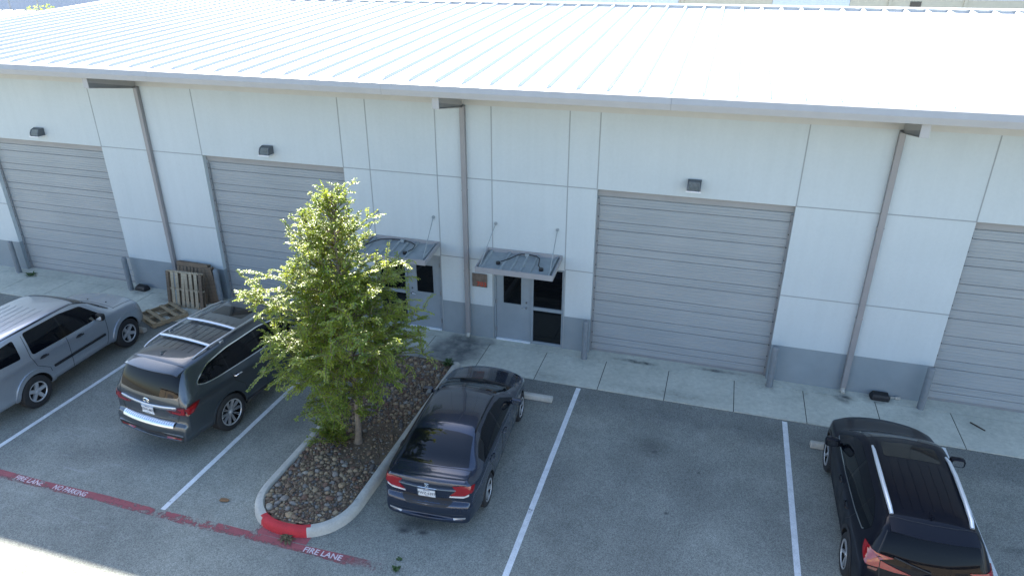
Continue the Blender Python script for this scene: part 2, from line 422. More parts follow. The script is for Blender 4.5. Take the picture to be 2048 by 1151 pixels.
for x in (GX0, GX1):
  gt = MB(); gt.add([(x + s, y, rz(y) + h) for s in (-.07, .07) for (y, h) in ((YE, .07), (YR, .07), (YR, -.2), (YE, -.2))], [(0, 1, 2, 3), (4, 5, 6, 7), (0, 1, 5, 4), (1, 2, 6, 5), (2, 3, 7, 6), (0, 3, 7, 4)])
  wpart(gt, 'gable_trim', M['roof'], roof)
g = MB()
prof = [(YE + .015, 6.70), (YE - .03, 6.685), (YE - .075, 6.575), (YE - .055, 6.455), (YE + .10, 6.44), (YE + .10, 6.56)]
for xa in range(-25, 18, 6):
    a, b = max(xa, GX0), min(xa + 5.996, GX1)
    g.prism(prof, 'x', a, b)
wpart(g, 'gutter', M['trim'])
so = MB(); so.box(X0, X1, YE + .12, -.03, 6.445, 6.455)
wpart(so, 'soffit', M['trim'])
for bx in (-24.1, -14.96, -5.82, 3.37, 12.5):
    b = MB()
    b.prism([(-1.53, 6.22), (-1.53, 6.44), (-.035, 6.44), (-.035, 5.98), (-.12, 5.98)], 'x', bx - .012, bx + .012, 0)
    b.prism([(-1.52, 6.215), (-1.52, 6.335), (-.06, 6.02), (-.10, 5.985)], 'x', bx - .016, bx + .016, 1)  # dark wedge painting in the shadow above the lower flange
    b.box(bx - .075, bx + .075, -1.55, -1.53, 6.20, 6.44)                       # end plate
    b.add([(bx - .075, -1.53, 6.20), (bx + .075, -1.53, 6.20), (bx + .075, -.04, 5.97), (bx - .075, -.04, 5.97), (bx - .075, -1.53, 6.212), (bx + .075, -1.53, 6.212), (bx + .075, -.04, 5.982), (bx - .075, -.04, 5.982)],
          [(0, 1, 2, 3), (4, 5, 6, 7), (0, 1, 5, 4), (0, 3, 7, 4), (1, 2, 6, 5)], 0)
    wpart(b, 'eave_bracket', [M['trim'], M['trim_dark']])
    d = MB()
    off = .03 if bx < 0 else -.02
    d.box(bx - .06 + off, bx + .06 + off, -.115, -.008, .14, 6.02)
    for z in (1.9, 4.0): d.box(bx - .072 + off, bx + .072 + off, -.118, -.006, z, z + .03)
    ds = wpart(d, 'downspout', M['downspout'], bevel=.012)
    e = MB(); e.tube([(bx + off, -.06, .16), (bx + off, -.07, .10), (bx + off, -.16, .045)], .045, 10)
    wpart(e, 'outlet', M['kerb'], ds, smooth=True)

# roll-up doors
SEAMS = [4.092, 3.885, 3.489, 3.292, 2.884, 2.680, 2.273, 2.072, 1.647, 1.446, 1.05, .845, .43, .24]
for a, b in BAYS:
    d = MB()
    y = .17; pts = [(y, 4.135)]
    flat = []
    zz = SEAMS + [.075]
    pz = 4.135
    for z in zz:
        k_ = max(1, round((pz - z) / .068)); st_ = (pz - z) / k_
        for i in range(1, k_):
            q = pz - i * st_
            if abs(q - z) > .03: pts += [(y, q + .011), (y + .006, q), (y, q - .011)]
        if z > .1: flat.append(len(pts) + 1); pts += [(y, z + .016), (y + .014, z + .005), (y + .014, z - .005), (y, z - .016)]
        pz = z
    pts += [(y, .075)]
    for i in range(len(pts) - 1):
        (ya, za), (yb, zb) = pts[i], pts[i + 1]
        inner = i in flat
        d.add([(a, ya, za), (b, ya, za), (b, yb, zb), (a, yb, zb)], [(0, 1, 2, 3)], 1 if inner else 0)
    bd = wpart(d, 'bay_door', [M['bay_door'], M['bay_seam']])
    r = MB(); r.box(a + .002, b - .002, .13, .2, 4.136, 4.298)
    wpart(r, 'head_seal', M['head_seal'], bd)
    r = MB(); r.box(a + .002, b - .002, .16, .2, .022, .08)
    wpart(r, 'bottom_seal', M['trim_dark'], bd)
    for x, s in ((a, 1), (b, -1)):
        r = MB(); r.box(min(x, x + s * .05), max(x, x + s * .05), .12, .168, .022, 4.06)
        for k in range(13): r.box(min(x + s * .03, x + s * .055), max(x + s * .03, x + s * .055), .112, .12, .25 + k * .305, .27 + k * .305, 1)
        wpart(r, 'door_track', [M['trim_dark'], M['black']], bd)

# entrance doors with sidelights
for k, (a, b) in enumerate(ENT):
    m_ = -1 if k == 0 else 1                               # the left pair is handed the other way
    cx = (a + b) / 2
    def X(u): return cx + m_ * (u - (-5.11 - 3.28) / 2)
    def bx(mb, u0, u1, y0, y1, z0, z1, mi=0):
        q = sorted((X(u0), X(u1))); mb.box(q[0], q[1], y0, y1, z0, z1, mi)
    f = MB()
    bx(f, -5.108, -5.055, .03, .14, .022, 2.188); bx(f, -3.335, -3.282, .03, .14, .022, 2.188)
    bx(f, -5.055, -3.335, .03, .14, 2.13, 2.188); bx(f, -4.13, -4.07, .032, .138, .022, 2.13)
    bx(f, -4.07, -3.335, .034, .136, .022, .09); bx(f, -4.07, -3.335, .034, .136, .985, 1.075)
    fr = wpart(f, 'entrance_frame', M['entry_door'], bevel=.006)
    d = MB()
    wz0, wz1, u0, u1 = 1.08, 1.86, -4.86, -4.39
    bx(d, -5.05, u0, .06, .10, .03, 2.125); bx(d, u1, -4.135, .06, .10, .03, 2.125)
    bx(d, u0, u1, .06, .10, .03, wz0); bx(d, u0, u1, .06, .10, wz1, 2.125)
    for q in ((u0 - .03, u0, wz0 - .03, wz1 + .03), (u1, u1 + .03, wz0 - .03, wz1 + .03), (u0, u1, wz0 - .03, wz0), (u0, u1, wz1, wz1 + .03)): bx(d, q[0], q[1], .05, .06, q[2], q[3])
    dr = wpart(d, 'door', M['entry_door'], fr)
    dr.location = (0, 0, 0)
    gl = MB(); bx(gl, u0, u1, .075, .085, wz0, wz1); wpart(gl, 'window', M['dark_glass'], dr)
    sw = MB(); bx(sw, -5.05, -4.135, -.01, .059, .0225, .05); wpart(sw, 'kick_sweep', mat('pale_sweep', (.72, .74, .76), .4), dr)
    h = MB()
    q = X(-4.25)
    h.tube([(q, .06, 1.02), (q, .0, 1.02)], .028, 12); h.tube([(q, .005, 1.02), (X(-4.36), .0, 1.02)], .011, 8)
    wpart(h, 'handle', M['steel'], dr, smooth=True)
    h = MB(); h.tube([(q, .06, 1.16), (q, .045, 1.16)], .025, 12); wpart(h, 'lock', M['steel'], dr, smooth=True)
    for z in (.25, 1.05, 1.85):
        hg = MB(); bx(hg, -5.075, -5.04, .03, .062, z, z + .11); wpart(hg, 'hinge', M['trim_dark'], dr)
    for (z0, z1) in ((.09, .985), (1.075, 2.13)):
        gl = MB(); bx(gl, -4.07, -3.335, .075, .085, z0, z1); wpart(gl, 'sidelight', M['dark_glass'], fr)
    for o in fr.children: o.location = (0, 0, 0)
for o in wh.children_recursive:
    if o.parent != wh: o.location = (0, 0, 0)
sl = MB(); sl.box(X0 + .3, X1 - .3, .5, .6, .022, 4.4)     # near-black sheet standing in for the unlit interior
wpart(sl, 'dark_backing', M['well'])

# ------------------------------------------------------------------ canopies over the two entrances
def canopy(x0, x1, label, flip):
    c = empty('door_canopy', ((x0 + x1) / 2, 0, 2.45), 0, label, 'canopy', 'metal canopies over the entrance doors')
    ox, oz = (x0 + x1) / 2, 2.45
    def L(mb, name, m_, par=c, **k):
        mb.v = [(x - ox, y, z - oz) for x, y, z in mb.v]; return mb.build(name, m_, par, **k)
    yf = -.95
    def zt(y): return 2.57 + (y / .95) * .125
    f = MB()
    f.box(x0, x1, yf - .03, yf, zt(yf) - .125, zt(yf) + .01)                    # front channel
    for x in (x0, x1 - .03):
        f.add([(x + s, y, zt(y) + h) for s in (0, .03) for y, h in ((yf, .01), (-.01, .01), (-.01, -.115), (yf, -.115))], [(0, 1, 2, 3), (4, 5, 6, 7), (0, 1, 5, 4), (1, 2, 6, 5), (2, 3, 7, 6), (3, 0, 4, 7)])
    f.box(x0, x1, -.035, -.008, zt(0) - .11, zt(0) + .015)
    fr = L(f, 'frame', M['canopy_trim'])
    d = MB()
    d.add([(x0 + .03, yf, zt(yf) - .075), (x1 - .03, yf, zt(yf) - .075), (x1 - .03, -.03, zt(-.03) - .075), (x0 + .03, -.03, zt(-.03) - .075)], [(0, 1, 2, 3)])
    d.add([(x0 + .03, yf, zt(yf) - .082), (x1 - .03, yf, zt(yf) - .082), (x1 - .03, -.03, zt(-.03) - .082), (x0 + .03, -.03, zt(-.03) - .082)], [(0, 1, 2, 3)])
    n = 8
    for i in range(n):
        xx = x0 + .12 + (x1 - x0 - .24) * i / (n - 1)
        if i in (1, n - 2) : continue
        d.add([(xx + s, y, zt(y) - .074 + h) for y in (yf + .01, -.04) for s, h in ((-.035, 0), (-.02, .05), (.02, .05), (.035, 0))], [(0, 1, 5, 4), (1, 2, 6, 5), (2, 3, 7, 6), (0, 3, 2, 1), (4, 5, 6, 7)])
    L(d, 'deck', M['zinc'])
    cb = MB()
    mx = (x0 + x1) / 2 + .05
    def P(u, y): return (x0 + u * (x1 - x0), y, zt(y) - .015)
    cb.tube([P(.27, -.55), P(.30, -.50), P(.36, -.38), P(.42, -.2), P(.48, -.1), P(.53, -.09), P(.60, -.1), P(.68, -.13), P(.73, -.22), P(.75, -.42), P(.76, -.55), P(.79, -.62)] if not flip else
            [P(.05, -.5), P(.10, -.3), P(.18, -.15), P(.3, -.09), P(.42, -.08), P(.52, -.1), P(.62, -.15), P(.7, -.25), P(.71, -.45), P(.68, -.6)], .012, 6)
    for u, y in (((.24, -.58), (.81, -.65)) if not flip else ((.64, -.63),)):
        cb.tube([P(u, y), (P(u, y)[0], y, zt(y) - .075)], .055, 12)
    L(cb, 'cable', M['black'], smooth=True)
    jb = MB(); q = P(.55 if not flip else .48, -.1); jb.box(q[0] - .05, q[0] + .05, q[1] - .035, q[1] + .035, q[2] - .06, q[2] + .02)
    L(jb, 'junction_box', M['zinc'], bevel=.005)
    for u in (.115, .925):
        r = MB()
        xa = x0 + u * (x1 - x0)
        r.tube([(xa, -.015, 3.22), (xa + (-.14 if u < .5 else .03), yf + .12, zt(yf + .12) - .03)], .011, 6)
        r.tube([(xa, .0, 3.225), (xa, -.02, 3.225)], .04, 12); r.tube([(xa, -.02, 3.225), (xa, -.05, 3.205)], .018, 8)
        q = (xa + (-.14 if u < .5 else .03), yf + .12, zt(yf + .12) - .05); r.box(q[0] - .02, q[0] + .02, q[1] - .05, q[1] + .05, q[2] - .02, q[2] + .05)
        L(r, 'support_rod', M['zinc'], smooth=True)
canopy(-5.245, -3.345, 'metal door canopy right of the central downspout, beside the 703 sign', False)
canopy(-8.42, -6.52, 'metal door canopy left of the central downspout, partly behind the tree', True)

# unit sign
sg = empty('unit_sign', (-5.465, -.03, 1.665), 0, 'square brown metal sign with red number 703 beside the entrance door', 'sign')
m = m_plain('sign_metal', (.155, .125, .105), .45, .3, var=.3, scale=14)
b = MB(); b.box(-.20, .20, -.006, .006, -.185, .185)
b.build('plate', m, sg, bevel=.004)
vs, fs = text_mesh('703', .165, .004, 1.05, 1.05, .02)
b = MB(); b.add([(x + .055, -.011 - z, y - .105) for x, y, z in vs], fs)
b.build('lettering', mat('red_number_paint', (.42, .06, .035), .5), sg)
for sx in (-.175, .175):
    for sz in (-.16, .16):
        b = MB(); b.tube([(sx, .028, sz), (sx, -.014, sz)], .014, 10); b.build('bolt', M['steel'], sg, smooth=True)

# wall pack lamps over the roll-up doors
def lamp():
    r = empty('wall_lamp', (0, 0, 0), 0, cat='wall lamp', group='wall lamps above the bay doors')
    b = MB()
    pr = [(-.0, -.10), (-.0, .10), (-.06, .11), (-.17, .075), (-.235, -.02), (-.24, -.10)]
    b.prism(pr, 'x', -.145, -.118); b.prism(pr, 'x', .118, .145)
    b.add([(x, y, z) for x in (-.118, .118) for (y, z) in ((0, .10), (-.06, .11), (-.15, .07), (-.15, -.08))], [(0, 1, 5, 4), (1, 2, 6, 5), (2, 3, 7, 6)])
    b.build('housing', mat('lamp_housing', (.10, .115, .13), .45, .3) if 'lamp' not in M else M['lamp'], r, bevel=.004)
    f = MB()
    for i in range(9):
        x = -.105 + i * .02625; f.prism([(-.12, .08), (-.165, .07), (-.228, -.025), (-.232, -.085), (-.12, -.085)], 'x', x - .0045, x + .0045)
    f.build('cooling_fins', M['zinc'], r)
    p = MB(); p.box(-.15, .15, -.245, -.05, -.118, -.101); p.box(-.16, .16, -.262, -.245, -.125, -.095)
    p.build('lens_frame', mat('lamp_lens', (.62, .62, .64), .3), r)
    return r
LP = lamp()
for k, (x, z, lb) in enumerate(((-18.70, 4.60, 'dark finned wall lamp above the leftmost roll-up door'), (-11.17, 4.61, 'dark finned wall lamp above the roll-up door behind the tree'), (-.46, 4.61, 'dark finned wall lamp above the roll-up door right of the entrances'))):
    o = LP if k == 0 else copy_tree(LP)
    o.location = (x, -.003, z); o['label'] = lb

# bollards
bl = MB()
bl.lathe([(.0005, 1.085), (.03, 1.082), (.062, 1.065), (.075, 1.035), (.076, 1.0), (.076, .02)], 20)
bl.tube([(.05, 0, 1.07), (.05, 0, 1.085)], .012, 8)
b0 = tag(bl.build('bollard', M['bollard'], smooth=True), None, 'bollard', 'steel bollards beside the bay doors')
BO = [(-20.93, -.27, 'grey steel bollard at the left jamb of the leftmost roll-up door'), (-16.52, -.30, 'grey steel bollard beside the black bait box near the silver car'),
      (-13.34, -.27, 'grey steel bollard standing in front of the dark upright pallet'), (-9.0, -.3, 'grey steel bollard hidden behind the tree'), (-2.64, -.32, 'grey steel bollard between the 703 entrance and the roll-up door'),
      (1.745, -.30, 'grey steel bollard at the right jamb of the large unobstructed roll-up door'), (4.93, -.29, 'grey steel bollard at the rightmost roll-up door, beyond the black bait box')]
BO.pop(3)
for k, (x, y, lb) in enumerate(BO):
    o = b0 if k == 0 else b0.copy()
    if k: COL.objects.link(o)
    o.location = (x, y, 0); o['label'] = lb; o.rotation_euler.z = k * .9 - .8

# rodent bait boxes
def bait(x, y, rz_, label):
    r = empty('bait_box', (x, y, .022), rz_, label, 'bait box', 'black bait boxes against the wall')
    b = MB(); b.prism([(-.20, -.05), (-.17, -.12), (.17, -.12), (.21, -.05), (.21, .09), (-.20, .09)], 'z', 0, .07); b.build('base', M['black'], r, bevel=.01)
    b = MB(); b.add([(-.19, -.11, .07), (.19, -.11, .07), (.205, .085, .07), (-.195, .085, .07), (-.15, -.085, .135), (.15, -.085, .135), (.165, .07, .15), (-.155, .07, .15)],
                    [(0, 1, 5, 4), (1, 2, 6, 5), (2, 3, 7, 6), (3, 0, 4, 7), (4, 5, 6, 7), (0, 3, 2, 1)]); b.build('lid', M['black'], r, bevel=.012)
bait(4.12, -.13, .02, 'black bait box on the sidewalk right of the rightmost downspout')
bait(-16.2, -.19, -.05, 'black bait box on the sidewalk near the stacked pallets')
pv = MB(); pv.tube([(4.36, -.05, .05), (4.47, -.05, .05)], .02, 10); pv.tube([(4.46, -.05, .05), (4.56, -.05, .05)], .036, 12)
tag(pv.build('pipe_stub', M['kerb'], smooth=True), 'short white pipe stub on the sidewalk beside the black bait box', 'pipe')
st = MB(); st.tube([(5.84, -.58, .035), (5.93, -.68, .036), (6.06, -.82, .034)], [.014, .016, .011], 6)
tag(st.build('stick', mat('dark_bark', (.05, .035, .025), .9), smooth=True), 'dark thin stick lying on the sidewalk at the far right', 'stick')

# wheel stops
ws = MB()
n_ = 10
pr = [(-.075, 0.004), (-.075, .075), (-.045, .125), (.045, .125), (.075, .075), (.075, 0.004)]
ws.prism(pr, 'x', -.91, .91)
w0 = tag(ws.build('wheel_stop', M['kerb'], bevel=.015), None, 'wheel stop', 'concrete wheel stops at the parking stalls')
for k, (x, y, lb) in enumerate(((-3.86, -2.37, 'concrete wheel stop under the nose of the dark grey sedan'), (3.39, -2.40, 'concrete wheel stop under the nose of the black car on the right'), (-15.06, -2.36, 'concrete wheel stop ahead of the silver car'))):
    o = w0 if k == 0 else w0.copy()
    if k: COL.objects.link(o)
    o.location = (x, y, 0); o['label'] = lb; o.rotation_euler.z = (.01, -.01, .02)[k]

# ------------------------------------------------------------------ painted markings
def line(x0, y0, x1, y1, wd, label, name='parking_line'):
    d = Vector((x1 - x0, y1 - y0, 0)).normalized(); n = Vector((-d.y, d.x, 0)) * wd / 2
    a, b = Vector((x0, y0, .004)), Vector((x1, y1, .004)); q = []
    k = 24
    vs = []
    for i in range(k + 1):
        p = a.lerp(b, i / k); j = .004 * math.sin(i * 2.1 + x0)
        vs += [p + n * (1 + j * 6), p - n * (1 - j * 4)]
    o = MB().add(vs, [(2 * i, 2 * i + 1, 2 * i + 3, 2 * i + 2) for i in range(k)]).build(name, M['white_line'])
    return tag(o, label, 'line', 'white parking stall lines', 'structure')
for x0, y0, x1, y1, lb in ((-13.42, -7.72, -13.42, -1.64, 'white stall line between the silver car and the dark grey sport utility car'), (-8.9, -7.74, -8.9, -1.64, 'white stall line left of the planted island'),
                           (-2.50, -7.74, -2.50, -1.655, 'white stall line right of the dark grey sedan'), (2.03, -7.74, 2.03, -1.655, 'white stall line left of the black car'),
                           (5.08, -7.74, 5.08, -1.655, 'white stall line right of the black car')):
    line(x0, y0, x1, y1, .105, lb)
k = MB()
N = 60
vs = []
for i in range(N + 1):
    x = -26 + (26 - 4.3) * i / N
    wv_ = .015 * math.sin(x * 1.7) + .01 * math.sin(x * 4.1)
    vs += [(x, -7.745 + .012 * math.sin(x * 2.3), .004), (x, -7.925 + wv_, .004)]
k.add(vs, [(2 * i, 2 * i + 1, 2 * i + 3, 2 * i + 2) for i in range(N)])
k.add([(-6.98, -7.56, .0035), (-6.98, -7.74, .0035), (-5.95, -7.74, .0035), (-5.95, -7.56, .0035)], [(0, 1, 2, 3)])
rs = tag(k.build('fire_lane_stripe', M['red_lane']), 'worn red fire lane stripe with white stencil lettering', 'stripe', kind='structure')
for s_, x0, x1 in (('FIRE LANE', -12.24, -11.58), ('NO PARKING', -11.30, -10.54), ('FIRE LANE', -5.93, -5.22)):
    vs, fs = text_mesh(s_, .135, 0.0, 1.0, bold=.02)
    w_ = max(v[0] for v in vs) - min(v[0] for v in vs); sx = (x1 - x0) / w_
    b = MB(); b.add([((x0 + x1) / 2 + x * sx, -7.835 + y * 1.15, .0075) for x, y, z in vs], fs)
    b.build('lettering', M['stencil'], rs)
# ------------------------------------------------------------------ cars
def pchip(xs, ys, q):
    n = len(xs)
    if q <= xs[0]: return ys[0]
    if q >= xs[-1]: return ys[-1]
    h = [xs[i + 1] - xs[i] for i in range(n - 1)]; d = [(ys[i + 1] - ys[i]) / h[i] for i in range(n - 1)]
    def sl(i):
        if i == 0: return d[0]
        if i == n - 1: return d[-1]
        if d[i - 1] * d[i] <= 0: return 0.0
        w1, w2 = 2 * h[i] + h[i - 1], h[i] + 2 * h[i - 1]
        return (w1 + w2) / (w1 / d[i - 1] + w2 / d[i])
    i = max(k for k in range(n - 1) if xs[k] <= q)
    t = (q - xs[i]) / h[i]; a, b = sl(i) * h[i], sl(i + 1) * h[i]
    return ys[i] * (1 + 2 * t) * (1 - t) ** 2 + a * t * (1 - t) ** 2 + ys[i + 1] * t * t * (3 - 2 * t) + b * t * t * (t - 1)

class Car:
    """local frame: x forward from the rear bumper, y to the car's left, z up"""
    def __init__(s, name, loc, rz_, label, L, rows, axles, tyre, paint, kr=.12, kf=.30, W=.9, arch=None, cat='car'):
        s.root = empty(name, (*loc, 0), R(rz_), label, cat)
        s.L, s.W, s.paint = L, W, paint
        s.axles, s.tr = axles, tyre[0]
        ts = [0.0]
        for p, q in zip(rows[:-1], rows[1:]): ts.append(ts[-1] + math.sqrt(sum((p[i] - q[i]) ** 2 for i in (0, 3, 4)) + .002))
        n = 78
        cols = list(zip(*rows))
        qs = sorted({*[ts[-1] * i / (n - 1) for i in range(n)], *ts})
        qs = [q for i, q in enumerate(qs) if i == 0 or q - qs[i - 1] > .012]
        ring = []
        for q in qs:
            x, zs, zb, zr, zc, w, wr = [pchip(ts, c, q) for c in cols]
            h = zb - zs; wb = w - .045
            wr_ = min(wr, wb - .01)
            half = [(0, zs), (w * .8, zs), (w - .05, zs + .03 * min(1, h * 3)), (w - .012, zs + .17 * h), (w, zs + .5 * h), (w - .004, zs + .78 * h), (w - .022, zs + .93 * h), (wb, zb)]
            g = zr - zb
            bul = .018 * min(1, g * 4)
            half += [(wb + (wr_ - wb) * .35 + bul, zb + .35 * g), (wb + (wr_ - wb) * .72 + bul, zb + .72 * g), (wr_ + .006, zr - .04 * g),
                     (wr_ - .05, zr + .42 * (zc - zr)), (wr_ * .68, zr + .74 * (zc - zr)), (wr_ * .36, zr + .93 * (zc - zr)), (0, zc)]
            pts = []
            for y, z in half + [(-y, z) for y, z in half[-2:0:-1]]:
                e = (abs(y) / W) ** 2.2
                xx = x + kr * e * math.exp(-x / .30) - kf * e * math.exp(-(L - x) / .42)
                pts.append((xx, y, z))
            ring.append(pts)
        k = len(ring[0])
        vs = [p for r in ring for p in r]
        fs = [[i * k + j, i * k + (j + 1) % k, (i + 1) * k + (j + 1) % k, (i + 1) * k + j] for i in range(len(ring) - 1) for j in range(k)]
        m = k // 2                                               # end caps as strips
        for base in (0, (len(ring) - 1) * k):
            for j in range(m):
                a, b, c, d = base + j, base + j + 1, base + (k - j - 1) % k, base + (k - j) % k
                f = []
                for q in (a, b, c, d):
                    if q not in f: f.append(q)
                if len(f) > 2: fs.append(f)
        mb = MB().add(vs, fs)
        o = mb.build('body', [paint, M['well']], s.root)
        md = o.modifiers.new('sub', 'SUBSURF'); md.levels = md.render_levels = 1
        dg = bpy.context.evaluated_depsgraph_get()
        me = bpy.data.meshes.new_from_object(o.evaluated_get(dg))
        bm = bmesh.new(); bm.from_mesh(me); s.bvh = BVHTree.FromBMesh(bm); bm.free()
        o.modifiers.clear(); o.data = me
        # wheel wells
        ar = s.ar = arch or s.tr + .06
        cut = MB()
        s.track_out = tyre[3]
        for ax in axles:
            for sg_ in (1, -1):
                y0, y1 = sg_ * (W - .36), sg_ * (W + .25)
                nn = 40; c = [(ax + ar * math.cos(2 * math.pi * i / nn), s.tr + .01 + ar * math.sin(2 * math.pi * i / nn)) for i in range(nn)]
                cut.prism(c, 'y', y0, y1)
        co = cut.build('cutter', M['well'], s.root)
        b = o.modifiers.new('b', 'BOOLEAN'); b.object = co; b.operation = 'DIFFERENCE'; b.solver = 'EXACT'
        dg = bpy.context.evaluated_depsgraph_get(); dg.update()
        me2 = bpy.data.meshes.new_from_object(o.evaluated_get(dg))
        o.modifiers.clear()
        if len(me2.polygons) > 500: o.data = me2
        me2 = o.data
        bpy.data.objects.remove(co)
        me2.materials.clear(); me2.materials.append(paint); me2.materials.append(M['well'])
        mi = []
        for p in me2.polygons:
            c = p.center; dark = 0
            for ax in axles:
                r_ = math.hypot(c.x - ax, c.z - s.tr - .01)
                if r_ < ar + .004 and (abs(r_ - ar) < .02 or abs(abs(c.y) - (W - .36)) < .01) and abs(c.y) < W - .0 and (abs(p.normal.y) < .25 or abs(abs(c.y) - (W - .36)) < .01): dark = 1
            if c.z < .45 and p.normal.z < -.7: dark = 1
            mi.append(dark)
        me2.polygons.foreach_set('material_index', mi)
        me2.polygons.foreach_set('use_smooth', [True] * len(me2.polygons))
        me2.set_sharp_from_angle(angle=R(32))
        s.body = o
        s.wheels(tyre)
    # ---- projection onto the body
    def hit(s, side, a, b):
        o_, d = {'L': ((a, 4, b), (0, -1, 0)), 'R': ((a, -4, b), (0, 1, 0)), 'B': ((-4, a, b), (1, 0, 0)), 'F': ((s.L + 4, a, b), (-1, 0, 0)), 'T': ((a, b, 5), (0, 0, -1))}[side]
        p, n, i, _ = s.bvh.ray_cast(Vector(o_), Vector(d))
        if p is None:
            q = {'L': (a, s.W, b), 'R': (a, -s.W, b), 'B': (0, a, b), 'F': (s.L, a, b), 'T': (a, b, 1.5)}[side]
            p, n, i, _ = s.bvh.find_nearest(Vector(q))
        if n.dot(Vector(d)) > 0: n = -n
        return p, n
    def decal(s, name, poly, side, m, off=.004, step=.07, skirt=.012, parent=None, sub=None):
        """a fitted panel: outline in the side's 2-D coordinates, laid on the body with real thickness"""
        bm = bmesh.new()
        f = bm.faces.new([bm.verts.new((p[0], p[1], 0)) for p in poly])
        for ax in (0, 1):
            lo, hi = min(p[ax] for p in poly), max(p[ax] for p in poly)
            nn = int((hi - lo) / step)
            for i in range(1, nn + 1):
                c = lo + (hi - lo) * i / (nn + 1)
                no = Vector((1, 0, 0)) if ax == 0 else Vector((0, 1, 0))
                bmesh.ops.bisect_plane(bm, geom=bm.verts[:] + bm.edges[:] + bm.faces[:], plane_co=no * c, plane_no=no)
        bm.verts.ensure_lookup_table()
        nrm = {}
        for v in bm.verts:
            p, n = s.hit(side, v.co.x, v.co.y); nrm[v] = n; v.co = p + n * off
        be = [e for e in bm.edges if e.is_boundary]
        if skirt:
            ret = bmesh.ops.extrude_edge_only(bm, edges=be)
            for v in ret['geom']:
                if isinstance(v, bmesh.types.BMVert):
                    src = [e.other_vert(v) for e in v.link_edges if e.other_vert(v) in nrm]
                    if src: v.co = v.co - nrm[src[0]] * skirt
        me = bpy.data.meshes.new(name)
        bmesh.ops.recalc_face_normals(bm, faces=bm.faces)
        bm.to_mesh(me); bm.free()
        me.materials.append(m)
        me.polygons.foreach_set('use_smooth', [True] * len(me.polygons)); me.set_sharp_from_angle(angle=R(35))
        o = bpy.data.objects.new(name, me); COL.objects.link(o); o.parent = parent or s.root
        return o
    def both(s, name, poly, m, **k):
        return [s.decal(name, poly, sd, m, **k) for sd in 'LR']
    def strip(s, mb, path, side, w, off=.005, mi=0, closed=False, thick=.006):
        """a bead of width w along a 2-D path on the body"""
        pts = [Vector((*p, 0)) for p in path]
        if closed: pts.append(pts[0])
        fine = []
        for a, b in zip(pts[:-1], pts[1:]):
            k = max(1, int((b - a).length / .05))
            fine += [a.lerp(b, i / k) for i in range(k)]
        fine.append(pts[-1])
        vs = []
        for i, p in enumerate(fine):
            if closed: t = fine[(i + 1) % (len(fine) - 1)] - fine[(i - 1) % (len(fine) - 1)]
            else: t = fine[min(i + 1, len(fine) - 1)] - fine[max(i - 1, 0)]
            t.normalize(); nn = Vector((-t.y, t.x, 0)) * w / 2
            for q in (p + nn, p - nn):
                h, n = s.hit(side, q.x, q.y); vs.append(h + n * off)
            for q in (p + nn, p - nn):
                h, n = s.hit(side, q.x, q.y); vs.append(h + n * (off - thick))
        k = len(fine)
        fs = []
        for i in range(k - 1):
            a, b = 4 * i, 4 * i + 4
            fs += [(a, a + 1, b + 1, b), (a, b, b + 2, a + 2), (a + 1, a + 3, b + 3, b + 1)]
        mb.add(vs, fs, mi)
    def seams(s, paths, name='door_seam', m=None, w=.011):
        for path in paths:
            for sd in 'LR':
                mb = MB(); s.strip(mb, path, sd, w, .0025); mb.build(name, m or M['black'], s.root, smooth=True)
    def trim(s, name, path, m, w=.018, off=.008, closed=False, sides='LR'):
        for sd in sides:
            mb = MB(); s.strip(mb, path, sd, w, off, closed=closed); mb.build(name, m, s.root, smooth=True)
    # ---- wheels
    def wheels(s, ty):
        tr, rr, tw, out, style = ty
        first = None
        for ax in s.axles:
            for sg_ in (1, -1):
                if first is None:
                    w = s.make_wheel(tr, rr, tw, style); first = w
                else: w = copy_tree(first, s.root)
                w.location = (ax, sg_ * (out - tw / 2), tr); w.rotation_euler = (0, R(17 * ax * 10), 0 if sg_ > 0 else math.pi)
    def make_wheel(s, tr, rr, tw, style):
        h = tw / 2
        b = MB()                                                   # hub and brake, dark
        b.lathe([(.001, h - .10), (rr * .80, h - .10), (rr * .82, -h + .02), (.001, -h + .02)], 24, 0, 'y')
        w = b.build('wheel', M['well'], s.root, smooth=True)
        t_ = MB()
        t_.lathe([(rr - .012, h - .03), (rr + .004, h - .006), (rr + (tr - rr) * .35, h + .006), (tr - .03, h - .004), (tr - .008, h - .022), (tr, h - .045), (tr, .01), (tr - .008, .006), (tr - .008, -.006), (tr, -.01),
                  (tr, -h + .045), (tr - .008, -h + .022), (tr - .03, -h + .004), (rr, -h + .01), (rr - .02, -h + .03), (rr - .012, h - .03)], 44, 0, 'y')
        t_.build('tyre', M['rubber'], w, smooth=True, angle=30)
        rm = MB()
        rm.lathe([(rr - .002, h - .012), (rr + .004, h - .004), (rr - .012, h - .002), (rr - .024, h - .016)], 44, 0, 'y')
        rm.lathe([(rr - .024, h - .017), (rr - .032, h - .10), (rr - .01, h - .12)], 44, 1, 'y')
